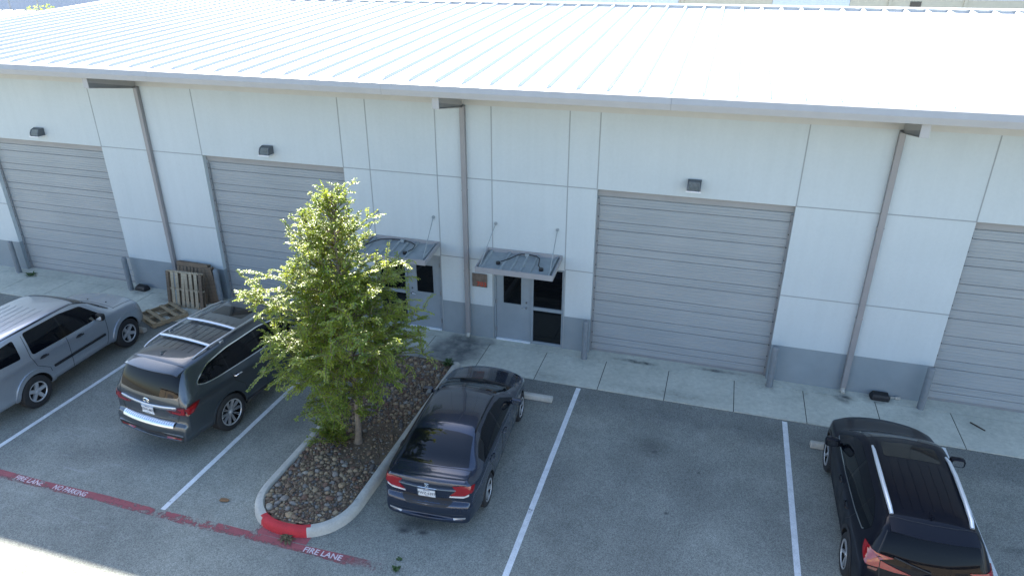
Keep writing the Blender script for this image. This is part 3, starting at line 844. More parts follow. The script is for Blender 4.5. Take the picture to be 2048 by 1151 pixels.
        def spoke(a, w0, w1, r0=.05, r1=None, dish=.022, skew=0.0, mi=0):
            r1 = r1 or rr - .018
            ca, sa = math.cos(a), math.sin(a); cb, sb = math.cos(a + skew), math.sin(a + skew)
            def P(r, t, y, c, s_): return (r * c - t * s_, y, r * s_ + t * c)
            ys = (h - .012 - dish, h - .010, h - .055 - dish, h - .055)
            vs = [P(r0, -w0 / 2, ys[0], ca, sa), P(r0, w0 / 2, ys[0], ca, sa), P(r1, w1 / 2, ys[1], cb, sb), P(r1, -w1 / 2, ys[1], cb, sb),
                  P(r0, -w0 / 2, ys[2], ca, sa), P(r0, w0 / 2, ys[2], ca, sa), P(r1, w1 / 2, ys[3], cb, sb), P(r1, -w1 / 2, ys[3], cb, sb)]
            rm.add(vs, [(0, 1, 2, 3), (0, 3, 7, 4), (1, 2, 6, 5), (0, 1, 5, 4), (2, 3, 7, 6)], mi)
        n, sp = style[0], style[1]
        for i in range(n):
            a = 2 * math.pi * i / n
            for (w0, w1, off, skew, mi) in sp: spoke(a + off, w0, w1, skew=skew, mi=mi)
        rm.lathe([(.001, h - .018), (.028, h - .02), (.034, h - .028), (.055, h - .034), (.065, h - .06)], 20, 0, 'y')
        rm.build('rim', [style[2], style[3]], w, smooth=True, angle=25)
        return w
    # ---- fittings
    def plate(s, y, z, off, state_text, tilt=0.0):
        p, n = s.hit('B', y, z)
        r = MB(); r.box(-.006, .006, -.155, .155, -.08, .08)
        o = r.build('licence_plate', mat('plate_white', (.62, .64, .66), .4), s.root, bevel=.004)
        o.location = (p.x - off, y, z); o.rotation_euler = (0, tilt, 0)
        vs, fs = text_mesh(state_text, .082, .001, 1.0, .86)
        b = MB(); b.add([(-.0085 - z_, -x, y_ - .008) for x, y_, z_ in vs], fs); b.build('lettering', mat('plate_ink', (.01, .012, .03), .5), o)
        b = MB(); b.box(-.0085, -.006, -.06, .06, .055, .066); b.box(-.0085, -.006, -.03, .03, -.068, -.06)
        b.build('plate_header', mat('plate_blue', (.06, .09, .2), .5), o)
        f = MB()
        for q in ((-.165, .165, .078, .09), (-.165, .165, -.09, -.078), (-.165, -.153, -.078, .078), (.153, .165, -.078, .078)): f.box(-.009, .007, q[0], q[1], q[2], q[3])
        f.build('plate_frame', M['chrome'], o)
        return o
    def mirror(s, x, z, reach, m, size=(.11, .24, .16), glass=True):
        for sg_ in (1, -1):
            p, n = s.hit('L' if sg_ > 0 else 'R', x, z)
            b = MB(); a, w_, h_ = size
            c = Vector((x - .02, p.y + sg_ * (reach), z + .05))
            pts = []
            N = 14
            for i, (dx, k) in enumerate(((-.5, .80), (-.46, .92), (-.2, 1.0), (.2, .93), (.42, .7), (.52, .4))):
                pts.append([(c.x + dx * a * 1.25, c.y + k * w_ / 2 * max(-1, min(1, 1.25 * math.cos(2 * math.pi * j / N))), c.z + k * h_ / 2 * max(-1, min(1, 1.25 * math.sin(2 * math.pi * j / N)))) for j in range(N)])
            vs = [q for r in pts for q in r]
            fs = [[i * N + j, i * N + (j + 1) % N, (i + 1) * N + (j + 1) % N, (i + 1) * N + j] for i in range(len(pts) - 1) for j in range(N)] + [list(range(N)), [(len(pts) - 1) * N + j for j in range(N)]]
            b.add(vs, fs)
            b.tube([(x + .02, p.y - sg_ * .03, z - .01), (c.x, c.y - sg_ * w_ * .35, c.z - h_ * .3)], [.04, .03], 8)
            o = b.build('mirror', m, s.root, smooth=True, angle=50)
            g = MB(); g.add([(c.x - .5 * a * 1.25 - .003, c.y + .72 * w_ / 2 * max(-1, min(1, 1.25 * math.cos(2 * math.pi * j / N))), c.z + .72 * h_ / 2 * max(-1, min(1, 1.25 * math.sin(2 * math.pi * j / N)))) for j in range(N)], [list(range(N))])
            g.build('mirror_glass', M['mirror'], o)
    def handle(s, x, z, m, ln=.20, cup=None):
        for sd in 'LR':
            sg_ = 1 if sd == 'L' else -1
            if cup: s.decal('handle_cup', [(x + ln * .42 * math.cos(i * math.pi / 8), z + .035 * math.sin(i * math.pi / 8)) for i in range(16)], sd, cup, off=.002, skirt=.004)
            p0, _ = s.hit(sd, x - ln / 2, z); p1, _ = s.hit(sd, x + ln / 2, z); pm, _ = s.hit(sd, x, z)
            b = MB(); q = Vector((0, sg_ * .035, 0))
            b.tube([p0, p0 + q * .9 + Vector((.02, 0, 0)), pm + q + Vector((0, 0, .006)), p1 + q * .9 - Vector((.02, 0, 0)), p1], [.011, .014, .015, .014, .011], 8)
            b.build('door_handle', m, s.root, smooth=True)
    def rail(s, pts, rad, m, name='roof_rail'):
        """pts: (x, y, height over the roof)"""
        res = []
        for sg_ in (1, -1):
            path = []
            for x, y, h in pts:
                p, n = s.hit('T', x, y * sg_); path.append(p + Vector((0, 0, h)))
            b = MB(); b.tube(path, rad, 8); res.append(b.build(name, m, s.root, smooth=True))
        return res
    def arch_lip(s, m, w=.05, off=.010, a0=-.12, name='wheel_arch_trim'):
        for ax in s.axles:
            for sd in 'LR':
                n = 26; path = []
                r_ = s.ar + w / 2 - .004
                a1 = math.pi - a0
                for i in range(n + 1):
                    a = a0 + (a1 - a0) * i / n; path.append((ax + r_ * math.cos(a), s.tr + .01 + r_ * math.sin(a)))
                mb = MB(); s.strip(mb, path, sd, w, off, thick=off + .006); mb.build(name, m, s.root, smooth=True, angle=50)

def rp(pts, r=.03, n=4):
    """outline with rounded corners"""
    out = []
    k = len(pts)
    for i in range(k):
        p, a, b = Vector(pts[i]), Vector(pts[i - 1]), Vector(pts[(i + 1) % k])
        r_ = min(r, (a - p).length * .45, (b - p).length * .45)
        q0, q1 = p + (a - p).normalized() * r_, p + (b - p).normalized() * r_
        for j in range(n + 1):
            t = j / n; out.append(tuple(q0 * (1 - t) ** 2 + p * 2 * t * (1 - t) + q1 * t * t))
    return out
def mir(pts): return [(-y, z) for y, z in pts][::-1]
def sl_(poly, x0, x1):
    """the part of a side outline between two x values"""
    bm = bmesh.new(); bm.faces.new([bm.verts.new((p[0], p[1], 0)) for p in poly])
    for c, nx in ((x0, -1), (x1, 1)):
        bmesh.ops.bisect_plane(bm, geom=bm.verts[:] + bm.edges[:] + bm.faces[:], plane_co=(c, 0, 0), plane_no=(nx, 0, 0), clear_outer=True)
    bm.faces.ensure_lookup_table()
    r = [(v.co.x, v.co.y) for v in bm.faces[0].verts]; bm.free(); return r

def car_paint(name, c, metal=.75, rough=.34, flake=.25):
    m = mat(name, c, rough, metal, coat=1.0); t = NT(m).local()
    v = t.voro(900, 'Color')
    t.color(t.mix(c, t.ramp(v, [(.1, tuple(x * (1 - flake) for x in c)), (.9, tuple(min(1, x * (1 + flake)) for x in c))]), .8))
    m.node_tree.nodes['Principled BSDF'].inputs['Coat Roughness'].default_value = .035
    # road dust dulls the lower body a little
    z = t.sep()[2]
    t.rough(t.ramp(t.math(z, t.noise(5, 4), 'MULTIPLY'), [(.05, rough + .25), (.35, rough)]))
    return m
M['chrome'] = mat('chrome', (.72, .73, .75), .12, 1.0)
M['alu'] = m_plain('silver_alloy', (.42, .43, .44), .34, .45, var=.1, scale=6)
M['rail'] = mat('bright_rail', (.66, .69, .72), .38, .6)
M['satin'] = mat('satin_silver', (.60, .62, .64), .28, .9)
M['tint'] = mat('tinted_window', (.003, .004, .006), .02, spec=.24)
M['tint_deep'] = mat('deep_tinted_window', (.003, .004, .007), .03, spec=.13)
M['tint_blue'] = mat('rear_window_tint', (.003, .004, .007), .02, spec=.5)
M['glass_dark'] = mat('windscreen_glass', (.012, .016, .018), .02, spec=.6)
M['gloss_black'] = mat('gloss_black', (.006, .006, .007), .06, spec=.4)
M['tail_red'] = mat('tail_lamp_red', (.235, .006, .010), .10, coat=1.0)
M['tail_dark'] = mat('tail_lamp_dark', (.10, .006, .010), .08, coat=1.0)
M['tail_clear'] = mat('tail_lamp_clear', (.62, .60, .58), .12, coat=1.0)
M['lamp_glass'] = mat('headlamp_glass', (.35, .36, .37), .08, coat=1.0)
M['mirror'] = mat('mirror_glass', (.55, .56, .58), .02, 1.0)
M['clad'] = m_plain('black_cladding', (.017, .017, .019), .6, var=.2, scale=10)
M['step_steel'] = m_plain('brushed_steel', (.62, .64, .66), .28, 1.0, var=.08, scale=20)

# ---- dark grey sedan beside the island
pa = car_paint('dark_grey_pearl', (.022, .033, .060), .6, .26)
SED = [(0.00, .34, .42, .43, .44, .68, .60), (0.005, .28, .56, .565, .57, .745, .64), (0.03, .24, .635, .64, .645, .765, .65), (0.098, .235, .672, .677, .682, .78, .65),
       (0.110, .23, .80, .81, .815, .785, .67), (0.125, .225, .93, .955, .965, .79, .68), (0.155, .22, .965, 1.035, 1.05, .80, .68), (0.20, .22, .968, 1.045, 1.075, .81, .68),
       (0.36, .21, .968, 1.05, 1.082, .84, .67), (0.52, .21, .965, 1.075, 1.105, .862, .65), (0.80, .20, .96, 1.20, 1.245, .875, .605), (1.08, .20, .95, 1.305, 1.355, .877, .58),
       (1.32, .20, .94, 1.36, 1.41, .877, .57), (1.85, .20, .93, 1.385, 1.435, .877, .575), (2.25, .20, .915, 1.365, 1.425, .877, .585), (2.54, .20, .905, 1.295, 1.378, .877, .605),
       (2.85, .20, .90, 1.155, 1.258, .877, .64), (3.15, .20, .89, 1.005, 1.105, .875, .68), (3.36, .20, .875, .945, 1.01, .87, .71), (3.58, .205, .845, .90, .96, .865, .71),
       (3.95, .21, .80, .845, .895, .85, .67), (4.25, .22, .74, .775, .82, .82, .62), (4.42, .23, .66, .68, .73, .79, .55), (4.52, .25, .54, .56, .60, .75, .5), (4.55, .30, .44, .45, .47, .70, .5)]
c = Car('parked_sedan', (-4.09, -6.87), 93.3, 'dark grey four-door sedan parked nose-in beside the rock-filled island', 4.556, SED, (.946, 3.616),
        (.317, .213, .205, .868, (5, [(.050, .034, -.16, .05, 0), (.050, .034, .16, -.05, 0)], M['alu'], M['well'])), pa, .13, .34, .877, .352)
side = [(3.03, .935), (2.57, 1.205), (2.25, 1.29), (1.85, 1.318), (1.40, 1.292), (1.08, 1.215), (.84, 1.10), (.88, .995), (1.9, .965)]
c.both('pillar_trim', rp(side, .03), M['gloss_black'], off=.002)
for x0, x1 in ((.8, 1.17), (1.20, 1.90), (1.98, 3.2)): c.both('side_window', rp(sl_(side, x0, x1), .02), M['tint'])
c.trim('window_trim', side, M['gloss_black'], .022, .003, True)
c.decal('rear_window', rp([(.54, -.625), (.49, -.3), (.48, 0), (.49, .3), (.54, .625), (.85, .575), (1.10, .545), (1.125, .3), (1.13, 0), (1.125, -.3), (1.10, -.545), (.85, -.575)], .02), 'T', M['tint_blue'])
c.decal('windscreen', rp([(2.54, -.575), (2.57, 0), (2.54, .575), (2.95, .635), (3.30, .69), (3.39, .3), (3.40, 0), (3.39, -.3), (3.30, -.69), (2.95, -.635)], .02), 'T', M['glass_dark'])
c.decal('wiper_cowl', rp([(3.315, -.70), (3.40, -.3), (3.415, 0), (3.40, .3), (3.315, .70), (3.42, .70), (3.53, 0), (3.42, -.70)], .01), 'T', M['black'], off=.003)
for y0, y1 in ((.42, -.15), (-.08, -.58)):
    b = MB(); p = [c.hit('T', x, y)[0] + Vector((0, 0, .018)) for x, y in ((3.40, y0), (3.35, (y0 + y1) / 2), (3.31, y1))]; b.tube(p, .010, 6); b.build('wiper', M['black'], c.root)
for y in (-.56, .56): # roof gutters
    mb = MB(); c.strip(mb, [(1.2, y * .985), (1.85, y), (2.45, y * 1.02)], 'T', .022, .002); mb.build('roof_seam', M['gloss_black'], c.root, smooth=True)
c.seams([[(1.94, .985), (1.93, .6), (1.94, .25)], [(3.1, .93), (3.13, .6), (3.10, .25)], [(1.30, .30), (1.33, .55), (1.15, .74), (1.0, .985)], [(1.3, .26), (3.10, .26)]])
mb = MB(); c.strip(mb, [(3.47, -.80), (3.60, 0), (3.47, .80)], 'T', .010, .002); c.strip(mb, [(3.48, -.74), (4.0, -.70), (4.3, -.6)], 'T', .01, .002); c.strip(mb, [(3.48, .74), (4.0, .70), (4.3, .6)], 'T', .01, .002); mb.build('hood_seam', M['black'], c.root, smooth=True)
mb = MB(); c.strip(mb, [(.52, -.67), (.35, -.685), (.2, -.70)], 'T', .010, .002); c.strip(mb, [(.52, .67), (.35, .685), (.2, .70)], 'T', .010, .002); c.strip(mb, [(.49, -.66), (.445, 0), (.49, .66)], 'T', .010, .002); mb.build('trunk_seam', M['black'], c.root, smooth=True)
b = MB()                                                          # trunk lip
lip = []
for y in [(-.66 + 1.32 * i / 16) for i in range(17)]:
    xr = .125 + .10 * (abs(y) / .877) ** 2.2
    lip.append([(xr + .10, y, 1.058 + .025 * (1 - (y / .72) ** 2)), (xr - .005, y, 1.068 + .028 * (1 - (y / .72) ** 2)), (xr - .03, y, 1.055 + .028 * (1 - (y / .72) ** 2)), (xr + .0, y, 1.03 + .02 * (1 - (y / .72) ** 2))])
b.add([q for r in lip for q in r], [(4 * i + j, 4 * i + (j + 1) % 4, 4 * i + 4 + (j + 1) % 4, 4 * i + 4 + j) for i in range(16) for j in range(4)] + [(0, 1, 2, 3), (64, 65, 66, 67)])
b.build('trunk_lip', pa, c.root, smooth=True, angle=50)
for mm in (lambda q: q, mir):
    c.decal('taillight', rp(mm([(.50, .985), (.64, .998), (.735, .985), (.745, .865), (.66, .81), (.40, .79), (.50, .88)]), .012), 'B', M['tail_red'], off=.014, skirt=.02, step=.05)
    c.decal('reverse_lamp', rp(mm([(.39, .757), (.41, .783), (.66, .80), (.735, .845), (.73, .81), (.64, .765)]), .006), 'B', M['tail_clear'], off=.012, skirt=.016, step=.05)
    c.decal('taillight', rp([(.15, .985), (.27, .97), (.33, .955), (.24, .89), (.14, .845)], .01), 'L' if mm is not mir else 'R', M['tail_red'], off=.012, skirt=.02, step=.05)
    c.decal('rear_reflector', rp(mm([(.46, .355), (.69, .405), (.68, .375), (.48, .33)]), .008), 'B', M['alu'], off=.005)
c.decal('chrome_strip', [(-.51, .893), (0, .873), (.51, .893), (.51, .918), (0, .898), (-.51, .918)], 'B', M['chrome'], off=.016, skirt=.02)
c.decal('bumper_recess', rp([(-.46, .675), (-.40, .73), (0, .71), (.40, .73), (.46, .675), (.36, .60), (0, .585), (-.36, .60)], .02), 'B', M['black'], off=.003)
c.plate(0, .795, .012, 'FWZ-6397', -.12)
def emblem_h(c, z, y=0, h=.062):
    p, n = c.hit('B', y, z); r = MB(); w_ = h * 1.18
    X_ = p.x - .012
    out = [(-.50, .5), (.50, .5), (.40, -.5), (-.40, -.5)]
    for i in range(4):
        a, b_ = out[i], out[(i + 1) % 4]; r.tube([(X_, y + a[0] * w_, z + a[1] * h), (X_, y + b_[0] * w_, z + b_[1] * h)], .0045, 6)
    for s_ in (-1, 1): r.tube([(X_, y + s_ * .30 * w_, z + .42 * h), (X_, y + s_ * .17 * w_, z), (X_, y + s_ * .24 * w_, z - .42 * h)], .007, 6)
    r.tube([(X_, y - .17 * w_, z), (X_, y + .17 * w_, z)], .006, 6)
    return r.build('emblem', M['chrome'], c.root, smooth=True)
emblem_h(c, .945)
def rear_text(c, s_, y, z, size, tilt=0.0, dx=.02):
    p, n = c.hit('B', y, z); vs, fs = text_mesh(s_, size, .003, 1.05, 1.15); b = MB()
    b.add([(-zz, -x, yy) for x, yy, zz in vs], fs); o = b.build('lettering', M['chrome'], c.root); o.location = (p.x - dx, y, z)
    o.rotation_euler = (0, 0, tilt)
rear_text(c, 'CIVIC', .44, .930, .042, -.12)
c.mirror(2.86, .95, .13, pa, (.10, .22, .13))
c.handle(2.12, .80, pa, .19); c.handle(1.24, .84, pa, .19)
c.both('headlight', rp([(4.0, .70), (4.05, .78), (4.32, .72), (4.4, .62), (4.25, .62)], .03), M['lamp_glass'], off=.006)
c.decal('grille', rp([(-.55, .60), (.55, .60), (.5, .42), (-.5, .42)], .03), 'F', M['black'])
ANT = MB(); p, n = c.hit('T', 1.6, 0)

# ---- silver boxy sport utility car, far left
pa = car_paint('silver_paint', (.42, .455, .50), .8, .36)
PIL = [(0, .42, .55, .56, .57, .87, .75), (.01, .38, .66, .67, .68, .93, .8), (.06, .36, .72, .725, .73, .945, .8), (.11, .35, .75, .755, .76, .95, .8), (.135, .35, 1.0, 1.01, 1.02, .955, .82),
       (.18, .35, 1.15, 1.2, 1.22, .96, .80), (.28, .35, 1.17, 1.50, 1.54, .97, .77), (.38, .35, 1.17, 1.68, 1.74, .975, .745), (.5, .35, 1.17, 1.735, 1.785, .98, .735), (1.0, .34, 1.17, 1.762, 1.815, .99, .735),
       (2.0, .34, 1.165, 1.765, 1.825, .9975, .735), (2.7, .34, 1.16, 1.735, 1.80, .9975, .735), (3.0, .34, 1.16, 1.64, 1.72, .9975, .75), (3.3, .34, 1.155, 1.41, 1.49, .9975, .785), (3.58, .34, 1.145, 1.20, 1.27, .99, .83),
       (3.72, .34, 1.12, 1.155, 1.21, .985, .83), (4.2, .35, 1.07, 1.105, 1.155, .965, .80), (4.55, .36, .99, 1.02, 1.06, .93, .74), (4.74, .38, .80, .82, .87, .89, .68), (4.82, .42, .62, .63, .66, .85, .65), (4.85, .45, .55, .56, .57, .80, .6)]
c = Car('silver_sport_utility', (-14.742, -6.967), 92.7, 'silver boxy sport utility car cut off by the left edge of the photo', 4.85, PIL, (1.12, 3.895),
        (.375, .228, .24, .985, (5, [(.085, .075, 0, 0, 0)], M['alu'], M['well'])), pa, .10, .34, .9975, .425)
c.arch_lip(pa, .10, .022, -.25)
side = [(3.28, 1.195), (2.86, 1.60), (2.3, 1.672), (1.34, 1.675), (1.30, 1.22), (2.2, 1.205)]
c.both('pillar_trim', rp(side, .05), M['gloss_black'], off=.002); c.both('side_window', rp(sl_(side, 1.2, 2.15), .04), M['tint']); c.both('side_window', rp(sl_(side, 2.20, 3.4), .04), M['tint'])
c.both('side_window', rp([(1.06, 1.66), (.50, 1.62), (.44, 1.28), (1.02, 1.25)], .05), M['tint'])
c.trim('window_trim', rp(side, .05), M['gloss_black'], .03, .003, True)
c.decal('rear_window', rp([(-.70, 1.25), (.70, 1.25), (.64, 1.66), (-.64, 1.66)], .05), 'B', M['tint'])
c.decal('windscreen', rp([(2.80, -.70), (2.84, 0), (2.80, .70), (3.2, .755), (3.52, .80), (3.64, .3), (3.65, 0), (3.64, -.3), (3.52, -.80), (3.2, -.755)], .03), 'T', M['glass_dark'])
c.decal('wiper_cowl', rp([(3.53, -.80), (3.65, -.3), (3.66, 0), (3.65, .3), (3.53, .80), (3.63, .82), (3.76, 0), (3.63, -.82)], .02), 'T', M['black'], off=.004)
for y0, y1 in ((.5, -.1), (-.15, -.62)):
    b = MB(); p = [c.hit('T', x, y)[0] + Vector((0, 0, .02)) for x, y in ((3.66, y0), (3.61, (y0 + y1) / 2), (3.56, y1))]; b.tube(p, .012, 6); b.build('wiper', M['well'], c.root)
c.seams([[(2.165, 1.18), (2.15, .7), (2.16, .38)], [(3.3, 1.15), (3.28, .7), (3.18, .40)], [(1.27, 1.66), (1.22, 1.2), (1.28, .95), (1.56, .75), (1.62, .42)], [(1.62, .40), (3.18, .40)]])
mb = MB()
for y in (-.72, .72): c.strip(mb, [(.5, y * .985), (1.5, y), (2.7, y * .985), (3.1, y * 1.03)], 'T', .03, .003)
mb.build('roof_gutter', M['black'], c.root, smooth=True)
for y in (-.45, -.27, -.09, .09, .27, .45):
    mb = MB(); c.strip(mb, [(.8, y), (1.6, y), (2.2, y)], 'T', .05, .006, thick=.010); mb.build('roof_rib', pa, c.root, smooth=True, angle=50)
mb = MB(); c.strip(mb, [(3.74, -.86), (3.84, 0), (3.74, .86)], 'T', .012, .002)
for y in (-.83, .83): c.strip(mb, [(3.75, y), (4.2, y * .97), (4.55, y * .88)], 'T', .012, .002)
mb.build('hood_seam', M['black'], c.root, smooth=True)
c.both('side_moulding', rp([(1.66, .70), (3.18, .70), (3.18, .755), (1.66, .755)], .008), M['black'], off=.022, skirt=.03)
c.handle(1.50, 1.06, M['black'], .22, M['black']); c.handle(2.50, 1.05, M['black'], .22, M['black'])
c.mirror(3.15, 1.19, .11, M['black'], (.11, .21, .17))
c.both('headlight', rp([(4.3, .86), (4.3, .98), (4.6, .93), (4.74, .78), (4.5, .78)], .03), M['lamp_glass'], off=.008)
c.decal('grille', rp([(-.52, .90), (.52, .90), (.5, .62), (-.5, .62)], .03), 'F', M['black'])
for y in (-.45, .1):
    p, n = c.hit('T', 3.95, y); b = MB(); b.tube([p, p + Vector((0, 0, .012))], .018, 8); b.build('washer_nozzle', M['black'], c.root)
for mm in (lambda q: q, mir): c.decal('taillight', rp(mm([(.78, 1.2), (.93, 1.2), (.95, .86), (.80, .86)]), .02), 'B', M['tail_red'], off=.012)
c.decal('lower_cladding', rp([(-.8, .46), (.8, .46), (.8, .40), (-.8, .40)], .02), 'F', M['black'])

# ---- large dark grey sport utility car
pa = car_paint('graphite_paint', (.070, .084, .097), .72, .34)
QX = [(0.00, .42, .52, .525, .53, .84, .70), (0.01, .38, .64, .645, .65, .90, .76), (0.05, .35, .73, .735, .74, .915, .78), (0.12, .34, .765, .77, .775, .93, .78), (0.150, .335, .90, .91, .92, .94, .80),
      (0.165, .33, 1.14, 1.16, 1.19, .95, .81), (0.21, .33, 1.22, 1.28, 1.32, .955, .80), (0.29, .33, 1.23, 1.45, 1.50, .965, .77), (0.40, .33, 1.24, 1.63, 1.68, .975, .735), (0.50, .33, 1.24, 1.735, 1.80, .98, .715),
      (0.62, .33, 1.24, 1.785, 1.848, .985, .71), (1.0, .33, 1.235, 1.81, 1.875, 1.0, .71), (2.0, .33, 1.22, 1.825, 1.895, 1.012, .72), (3.0, .33, 1.20, 1.805, 1.88, 1.012, .72), (3.35, .33, 1.195, 1.73, 1.82, 1.012, .73),
      (3.75, .33, 1.185, 1.46, 1.56, 1.01, .78), (4.05, .33, 1.175, 1.25, 1.33, 1.005, .83), (4.2, .33, 1.15, 1.20, 1.27, 1.0, .83), (4.6, .34, 1.11, 1.16, 1.215, .98, .82), (5.0, .35, 1.04, 1.075, 1.12, .95, .78), (5.22, .37, .88, .90, .95, .91, .70), (5.31, .40, .66, .67, .70, .87, .65), (5.34, .45, .55, .56, .57, .82, .6)]
c = Car('grey_sport_utility', (-10.29, -6.41), 84.6, 'large dark grey sport utility car with silver roof bars parked left of the tree', 5.34, QX, (1.24, 4.315),
        (.412, .285, .275, 1.002, (10, [(.007, .011, -.12, .05, 0), (.007, .011, .12, -.05, 0)], M['alu'], M['gloss_black'])), pa, .13, .34, 1.012, .455)
c.arch_lip(pa, .035, .010, -.15)
side = [(3.70, 1.28), (3.22, 1.66), (2.6, 1.738), (1.6, 1.728), (1.02, 1.66), (.68, 1.49), (.64, 1.42), (.80, 1.36), (1.1, 1.33), (2.2, 1.305)]
c.both('pillar_trim', rp(side, .08), M['gloss_black'], off=.002)
for x0, x1 in ((.5, 1.42), (1.46, 2.36), (2.42, 3.9)): c.both('side_window', rp(sl_(side, x0, x1), .03), M['tint'])
c.trim('window_trim', rp(side, .10), M['chrome'], .020, .009, True)
c.decal('rear_window', rp([(-.76, 1.30), (-.4, 1.265), (0, 1.255), (.4, 1.265), (.76, 1.30), (.70, 1.73), (-.70, 1.73)], .06), 'B', M['tint'])
c.decal('windscreen', rp([(3.28, -.68), (3.32, 0), (3.28, .68), (3.7, .745), (4.02, .80), (4.14, .3), (4.15, 0), (4.14, -.3), (4.02, -.80), (3.7, -.745)], .03), 'T', M['glass_dark'])
c.decal('sunroof', rp([(2.52, -.40), (2.52, .46), (2.92, .45), (2.95, 0), (2.92, -.39)], .05), 'T', M['gloss_black'], off=.004)
c.decal('wiper_cowl', rp([(4.04, -.80), (4.15, -.3), (4.16, 0), (4.15, .3), (4.04, .80), (4.12, .82), (4.24, 0), (4.12, -.82)], .02), 'T', M['black'], off=.004)
c.seams([[(2.39, 1.23), (2.37, .8), (2.38, .38)], [(3.62, 1.18), (3.58, .7), (3.5, .4)], [(1.44, 1.25), (1.5, 1.05), (1.72, .85), (1.78, .42)]])
mb = MB()
for y in (-.42, -.25, -.085, .085, .25, .42): c.strip(mb, [(.98, y * .96), (1.6, y), (2.3, y)], 'T', .014, .003, thick=.008)
mb.build('roof_rib', M['black'], c.root, smooth=True, angle=50)
mb = MB(); c.strip(mb, [(.60, -.70), (.55, -.4), (.535, 0), (.55, .4), (.60, .70)], 'T', .014, .003); mb.build('roof_seam', M['black'], c.root, smooth=True)
# rear spoiler, a slab overhanging the rear window
b = MB(); sp = []
for i in range(17):
    y = -.70 + 1.4 * i / 16; e = (abs(y) / .70) ** 2
    xa, xb = .545 + .03 * e, .27 + .10 * e
    za = c.hit('T', xa, y)[0].z + .012
    sp.append([(xa, y, za), (xb + .05, y, za - .032), (xb, y, za - .055), (xb + .02, y, za - .085), (xa - .05, y, za - .10)])
b.add([q for r in sp for q in r], [(5 * i + j, 5 * i + (j + 1) % 5, 5 * i + 5 + (j + 1) % 5, 5 * i + 5 + j) for i in range(16) for j in range(5)] + [(0, 1, 2, 3, 4), (80, 81, 82, 83, 84)])
b.build('rear_spoiler', pa, c.root, smooth=True, angle=50)
c.rail([(.86, .64, .005), (1.0, .655, .045), (1.32, .665, .075), (2.07, .665, .075), (2.75, .655, .07), (3.05, .645, .04), (3.2, .64, .005)], [.016, .019, .021, .021, .021, .019, .014], M['satin'])
for x in (1.32, 2.07):
    b = MB(); p = []
    for i in range(9):
        y = -.655 + 1.31 * i / 8; q = c.hit('T', x, y)[0]; p.append(Vector((x, y, c.hit('T', x, .655)[0].z + .072 + .028 * (1 - (y / .655) ** 2))))
    vs = []
    for q in p: vs += [q + Vector((-.04, 0, -.006)), q + Vector((-.02, 0, .014)), q + Vector((.025, 0, .014)), q + Vector((.045, 0, -.006)), q + Vector((0, 0, -.016))]
    b.add(vs, [(5 * i + j, 5 * i + (j + 1) % 5, 5 * i + 5 + (j + 1) % 5, 5 * i + 5 + j) for i in range(8) for j in range(5)] + [(0, 1, 2, 3, 4), (40, 41, 42, 43, 44)])
    b.build('cross_bar', M['satin'], c.root, smooth=True, angle=50)
for x in (1.6,):
    for y in (-.69, .69):
        p = c.hit('T', x, y)[0]; b = MB(); b.box(p.x - .05, p.x + .05, p.y - .02, p.y + .02, p.z - .01, p.z + .05); b.build('rail_foot', M['satin'], c.root, bevel=.01)
p = c.hit('T', .82, .04)[0]; b = MB(); b.add([p + Vector(q) for q in ((-.09, 0, .055), (.09, 0, .002), (-.05, .03, 0), (-.05, -.03, 0), (-.10, 0, 0))], [(0, 1, 2), (0, 3, 1), (0, 2, 4), (0, 4, 3)]); b.build('antenna', pa, c.root)
for mm, sg_ in ((lambda q: q, 1), (mir, -1)):
    c.decal('taillight', rp(mm([(.40, 1.045), (.48, 1.075), (.72, 1.10), (.90, 1.135), (.905, .965), (.74, .945), (.55, .955)]), .015), 'B', M['tail_dark'], off=.012, skirt=.02, step=.05)
    c.decal('tail_lens', rp(mm([(.74, 1.075), (.88, 1.105), (.885, .975), (.74, .965), (.60, .965), (.60, 1.0), (.80, 1.01), (.82, 1.06)]), .010), 'B', M['tail_red'], off=.018, skirt=.02, step=.04)
    c.decal('taillight', rp([(.20, 1.13), (.40, 1.16), (.55, 1.155), (.50, 1.10), (.36, .985), (.22, .96)], .015), 'L' if sg_ > 0 else 'R', M['tail_dark'], off=.012, skirt=.02, step=.05)
    c.decal('tail_lens', rp([(.22, 1.105), (.40, 1.135), (.46, 1.13), (.34, 1.0), (.23, .98)], .010), 'L' if sg_ > 0 else 'R', M['tail_red'], off=.018, skirt=.02, step=.04)
    c.decal('rear_reflector', rp(mm([(.42, .445), (.76, .455), (.80, .47), (.78, .435), (.44, .415)]), .008), 'B', M['tail_red'], off=.010)
mb = MB(); mb.tube([c.hit('B', y, 1.045 + .055 * (abs(y) / .72) ** 1.7)[0] + Vector((-.016, 0, .008)) for y in [-.72 + 1.44 * i / 20 for i in range(21)]], [.014] + [.022] * 19 + [.014], 10); mb.build('chrome_bar', M['satin'], c.root, smooth=True)
c.decal('chrome_strip', [(-.72, 1.085), (-.50, 1.065), (-.2, 1.045), (0, 1.043), (.2, 1.045), (.50, 1.065), (.72, 1.085), (.70, 1.048), (.2, 1.008), (0, 1.005), (-.2, 1.008), (-.70, 1.048)], 'B', M['chrome'], off=.024, skirt=.02)
stp = MB()
vs = []
for i in range(25):
    y = -.66 + 1.32 * i / 24; e = (abs(y) / 1.012) ** 2.2 * .13
    vs += [(.128 + e, y, .788), (.055 + e, y, .778), (.012 + e * 1.1, y, .745), (-.004 + e * 1.1, y, .70)]
stp.add(vs, [(4 * i + j, 4 * i + j + 1, 4 * i + 5 + j, 4 * i + 4 + j) for i in range(24) for j in range(3)])
sp_ = stp.build('step_plate', M['step_steel'], c.root, smooth=True, angle=50)
rb = MB()
